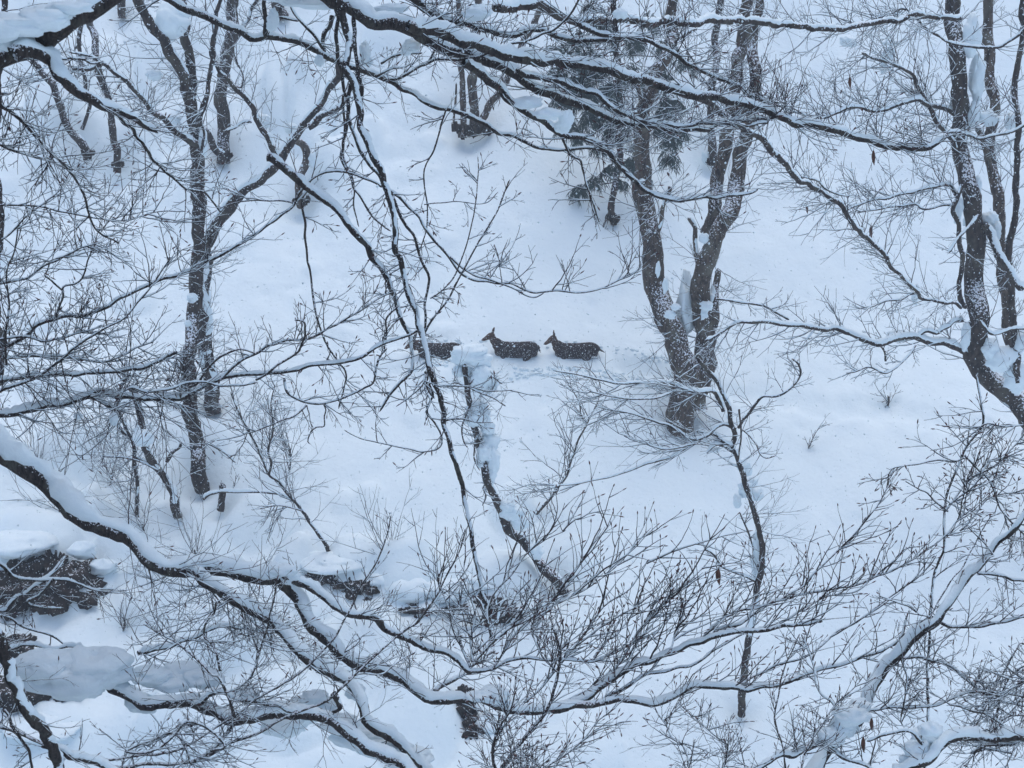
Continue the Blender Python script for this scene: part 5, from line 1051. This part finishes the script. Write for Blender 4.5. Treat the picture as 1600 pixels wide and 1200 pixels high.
# ------------------------------------------------------------------ three deer wading in line
M_FUR, nt, b = mat('deer_fur')
b.inputs['Roughness'].default_value = .9; b.inputs['Specular IOR Level'].default_value = .15
tc = N(nt, 'ShaderNodeTexCoord'); sp_ = N(nt, 'ShaderNodeSeparateXYZ'); nt.links.new(tc.outputs['Object'], sp_.inputs[0])
n1 = N(nt, 'ShaderNodeTexNoise', Scale=28.0, Detail=5.0); n2 = N(nt, 'ShaderNodeTexNoise', Scale=46.0, Detail=3.0)
nt.links.new(tc.outputs['Object'], n1.inputs['Vector']); nt.links.new(tc.outputs['Object'], n2.inputs['Vector'])
mr = N(nt, 'ShaderNodeMapRange'); nt.links.new(sp_.outputs['X'], mr.inputs[0]); mr.inputs[1].default_value = .35; mr.inputs[2].default_value = .68
hd = N(nt, 'ShaderNodeMix', data_type='RGBA'); nt.links.new(mr.outputs[0], hd.inputs[0]); hd.inputs[6].default_value = (.030, .025, .027, 1); hd.inputs[7].default_value = (.095, .052, .034, 1)
dk = ramp(nt, n1.outputs[0], [(.3, (.55, .55, .55)), (.7, (1.5, 1.45, 1.4))])
mu = N(nt, 'ShaderNodeMix', data_type='RGBA', blend_type='MULTIPLY'); mu.inputs[0].default_value = 1
nt.links.new(hd.outputs[2], mu.inputs[6]); nt.links.new(dk.outputs[0], mu.inputs[7])
sf = ramp(nt, n2.outputs[0], [(.63, (0, 0, 0)), (.66, (1, 1, 1))])
fx_ = N(nt, 'ShaderNodeMix', data_type='RGBA'); nt.links.new(sf.outputs[0], fx_.inputs[0]); nt.links.new(mu.outputs[2], fx_.inputs[6]); fx_.inputs[7].default_value = (.7, .74, .8, 1)
nt.links.new(fx_.outputs[2], b.inputs['Base Color']); bump(nt, b, n1.outputs[0], .6, .02)
M_DARK = plain('eye_and_nose', (.012, .01, .01), .3)

def loft(mb, rows, sides=16):
    """rows: (x, y, z, half width, half height) along any path"""
    q = catmull(np.array(rows, float), .03)
    P = q[:, :3]; T = unit(np.gradient(P, axis=0)); Sd = unit(np.cross(T, np.array([0.01, 0, 1.0]))); bad = np.abs(T[:, 2]) > .93
    Sd[bad] = np.array([0, -1.0, 0]); Up = np.cross(Sd, T); n = len(P)
    a = np.linspace(0, 2 * math.pi, sides, endpoint=False)
    q[0, 3:] *= .1; q[-1, 3:] *= .1
    V = P[:, None] + q[:, 3][:, None, None] * np.cos(a)[None, :, None] * Sd[:, None] + q[:, 4][:, None, None] * np.sin(a)[None, :, None] * Up[:, None]
    i = np.arange(n - 1)[:, None] * sides; j = np.arange(sides)[None, :]; j2 = (j + 1) % sides
    mb.add(V.reshape(-1, 3), np.stack([i + j, i + j2, i + sides + j2, i + sides + j], -1).reshape(-1, 4))
    for base, rev in ((0, 1), ((n - 1) * sides, 0)):
        for t_ in range(1, sides // 2):
            f = [base + t_ - 1, base + t_, base + sides - 1 - t_, base + sides - t_] if t_ > 1 else [base, base + 1, base + sides - 2, base + sides - 1]
            pass
def deer(label, px, py, pose, yaw, scale=.97):
    g = g3(px, py + 10); e = thing('wading_deer', label, 'deer', (0, 0, 0), group='deer walking in line through deep snow'); ORG[e.name] = np.zeros(3)
    mb = MB(); h = pose
    # trunk, from rump to chest, then neck and head (x forward, z up, feet at 0)
    loft(mb, [(-.60, 0, .69, .03, .04), (-.585, 0, .70, .09, .11), (-.52, 0, .70, .14, .17), (-.40, 0, .70, .165, .205), (-.22, 0, .69, .175, .205), (0, 0, .68, .18, .205), (.18, 0, .685, .165, .21), (.32, 0, .69, .13, .195), (.42, 0, .71, .09, .15), (.47, 0, .72, .03, .06)])
    nx_, nz_ = h['head']
    loft(mb, [(.26, 0, .74, .10, .15), (.38, 0, .80, .10, .15), (.43, 0, .87, .085, .125), (nx_ - .07, 0, nz_ - .11, .07, .098), (nx_ - .04, 0, nz_ - .03, .058, .075), (nx_ - .02, 0, nz_, .03, .04)])
    t = h['tilt']; ca, sa = math.cos(t), math.sin(t)
    def hp(u, v, y=0): u *= 1.18; v *= 1.18; return (nx_ + u * ca - v * sa, y, nz_ + u * sa + v * ca)
    loft(mb, [(*hp(-.09, 0), .02, .03), (*hp(-.06, .0), .065, .072), (*hp(0, .0), .074, .082), (*hp(.06, -.01), .062, .066), (*hp(.12, -.025), .043, .048), (*hp(.175, -.035), .033, .037), (*hp(.205, -.038), .015, .018)])
    for s_ in (-1, 1):                                          # ears as part of the same skin
        el, ea = h['ears']
        d = np.array([-.35 + ea, s_ * el, 1.0]); d /= np.linalg.norm(d)
        o_ = np.array(hp(-.045, .04, s_ * .045))
        loft(mb, [(*(o_ + d * f * .155), w_ * 1.1, w2 * 1.25) for f, w_, w2 in ((-.1, .014, .014), (.15, .017, .022), (.45, .019, .033), (.75, .015, .024), (1.0, .010, .010))], 10)
    for (x0, s_, l1, l2) in h['legs']:                          # thigh, shank, hoof
        if x0 < 0: loft(mb, [(x0 - .0, s_ * .09, .72, .08, .13), (x0 + .04 + l1 * .3, s_ * .10, .55, .06, .09), (x0 + l1 + .03, s_ * .10, .43, .036, .048), (x0 + l1 - .09, s_ * .10, .27, .022, .028), (x0 + l2 - .05, s_ * .10, .10, .018, .02), (x0 + l2, s_ * .10, .0, .02, .026)], 12)
        else: loft(mb, [(x0, s_ * .09, .68, .055, .09), (x0 + l1 * .4, s_ * .09, .52, .045, .058), (x0 + l1, s_ * .09, .34, .026, .032), (x0 + l2, s_ * .09, .10, .018, .02), (x0 + l2 + .02, s_ * .09, .0, .02, .026)], 12)
    tl = h['tail']
    loft(mb, [(-.55, 0, .76, .03, .03), (-.61, 0, .75 + tl[1] * .3, .026, .028), (-.61 - tl[0] * .5, 0, .74 + tl[1] * .6, .024, .022), (-.62 - tl[0], 0, .73 + tl[1], .008, .008)], 10)
    body = mb.build('body', M_FUR, e)
    rm = body.modifiers.new('weld', 'REMESH'); rm.mode = 'VOXEL'; rm.voxel_size = .0095; rm.use_smooth_shade = True
    smz = body.modifiers.new('soft', 'SMOOTH'); smz.factor = .5; smz.iterations = 3
    dg = bpy.context.evaluated_depsgraph_get(); me = bpy.data.meshes.new_from_object(body.evaluated_get(dg)); body.modifiers.clear()
    body.data = me
    for s_ in (-1, 1):
        m2 = MB(); blob(m2, np.array(hp(.025, .018, s_ * .066)), .0115, seed=3, rough=0, nu=12, nv=8); m2.build('eye', M_DARK, e)
    m2 = MB(); blob(m2, np.array(hp(.203, -.032)), (.014, .017, .012), seed=4, rough=.05, nu=12, nv=8); m2.build('nose', M_DARK, e)
    m2 = MB()
    for q in range(26):
        fx = rnd.uniform(-.5, .38); fy = rnd.gauss(0, .05)
        blob(m2, (fx, fy, .885 - abs(fy) * .4 + .005), np.array([.022, .02, .008]) * rnd.uniform(.4, 1.3), seed=q, rough=.3, nu=8, nv=6)
    m2.build('snow', M_SNOW, e, kind='stuff')
    e.location = (g[0], g[1], g[2] - .52 * scale); e.rotation_euler = (0, h.get('pitch', 0), yaw); e.scale = (scale,) * 3
    ORG[e.name] = np.array(e.location)
PI = math.pi
deer('rearmost deer, ears pricked and whole body clear of the trees', 897, 549, dict(head=(.53, 1.01), tilt=-.42, ears=(.75, .25), legs=[(-.42, -1, .0, -.16), (-.40, 1, .16, .2), (.28, -1, .16, .34), (.28, 1, -.05, -.12)], tail=(.14, -.10)), PI + .06)
deer('middle deer stretching its head forward over the snow lump', 803, 547, dict(head=(.56, 1.03), tilt=-.30, ears=(.35, .0), legs=[(-.42, -1, .05, .0), (-.40, 1, .1, .16), (.28, -1, .05, .1), (.28, 1, -.05, -.1)], tail=(.03, -.12)), PI - .05)
deer('leading deer half hidden behind the dangling snowy branches', 684, 549, dict(head=(.60, .90), tilt=-.5, ears=(.5, 0), legs=[(-.42, -1, .05, .0), (-.40, 1, .1, .16), (.28, -1, .05, .1), (.28, 1, -.05, -.1)], tail=(.03, -.12)), PI - .02)

# churned snow thrown up along the trail
mbc = MB()
for q in range(520):
    f = rnd.random(); seg = rnd.choice(list(zip(PATH[1:4], PATH[2:5]))); x_ = seg[0][0] + (seg[1][0] - seg[0][0]) * f; y_ = seg[0][1] + (seg[1][1] - seg[0][1]) * f + rnd.choice((-1, -1, 1)) * rnd.uniform(.26, .5)
    z_ = float(ground(np.array([x_]), np.array([y_]))[0]); r_ = rnd.uniform(.012, .05)
    blob(mbc, (x_, y_, z_ + r_ * .25), (r_ * 1.2, r_, r_ * .8), seed=q, rough=.4, nu=8, nv=6)
mbc.build('churned_snow', M_SNOW, origin=(0, 0, 0), kind='stuff')

# ------------------------------------------------------------------ leftovers of very twiggy trees
for t in TREES.values():
    if t.rest is not None: t.rest.build('fine_twigs', t.restm, t.e, kind='stuff')

# ------------------------------------------------------------------ falling snow
def flakes(n, y0, y1, r0, r1):
    y = npr.uniform(y0 ** 2, y1 ** 2, n) ** .5
    x = npr.uniform(-.42, .42, n) * y; z = -.32 * y + npr.uniform(-.36, .36, n) * y
    gz = ground(x, y); ok = z > gz + .03; c = np.stack([x, y, z], 1)[ok]; n = len(c)
    r = npr.uniform(r0, r1, n)[:, None, None] * (.5 + .5 * npr.random((n, 1, 1)))
    o = np.array([[1, 0, 0], [0, 1, 0], [-1, 0, 0], [0, -1, 0], [0, 0, 1], [0, 0, -1]], float)
    o = o[None] * npr.uniform(.6, 1.3, (n, 6, 1)); V = c[:, None] + r * o
    # eight sides as four bent quads: top-a-bottom-b
    q = np.array([[4, 0, 5, 1][::1], [4, 1, 5, 2], [4, 2, 5, 3], [4, 3, 5, 0]])
    q = np.array([[0, 1, 4, 4]])
    tri = np.array([[0, 1, 4], [1, 2, 4], [2, 3, 4], [3, 0, 4], [1, 0, 5], [2, 1, 5], [3, 2, 5], [0, 3, 5]])
    me = bpy.data.meshes.new('falling_snow'); T_ = (tri[None] + (np.arange(n) * 6)[:, None, None]).reshape(-1, 3)
    me.vertices.add(n * 6); me.vertices.foreach_set('co', V.astype(np.float32).ravel())
    me.loops.add(T_.size); me.loops.foreach_set('vertex_index', T_.astype(np.int32).ravel())
    me.polygons.add(len(T_)); me.polygons.foreach_set('loop_start', np.arange(0, T_.size, 3, dtype=np.int32)); me.update(calc_edges=True)
    me.materials.append(M_SNOW); o_ = bpy.data.objects.new('falling_snow', me); C.objects.link(o_); o_['kind'] = 'stuff'
flakes(42000, 7, 32, .0035, .0105)

# ------------------------------------------------------------------ frosty air
HAZE = 0.0022
if HAZE:
    me = bpy.data.meshes.new('haze'); x0, x1, y0, y1, z0, z1 = -77, 77, -42, 107, -19.5, 52
    vs = [(x, y, z) for x in (x0, x1) for y in (y0, y1) for z in (z0, z1)]
    me.from_pydata(vs, [], [(0, 1, 3, 2), (4, 6, 7, 5), (0, 4, 5, 1), (2, 3, 7, 6), (0, 2, 6, 4), (1, 5, 7, 3)]); me.update()
    hm = bpy.data.materials.new('haze'); hm.use_nodes = True; t_ = hm.node_tree; t_.nodes.clear()
    v_ = t_.nodes.new('ShaderNodeVolumePrincipled'); v_.inputs['Color'].default_value = (.82, .88, .96, 1); v_.inputs['Density'].default_value = HAZE
    o2 = t_.nodes.new('ShaderNodeOutputMaterial'); t_.links.new(v_.outputs[0], o2.inputs['Volume'])
    me.materials.append(hm); ho = bpy.data.objects.new('haze', me); C.objects.link(ho); ho['kind'] = 'stuff'
print('objects', len(bpy.data.objects), 'tris', sum(len(m.loops) - 2 * len(m.polygons) for m in bpy.data.meshes))
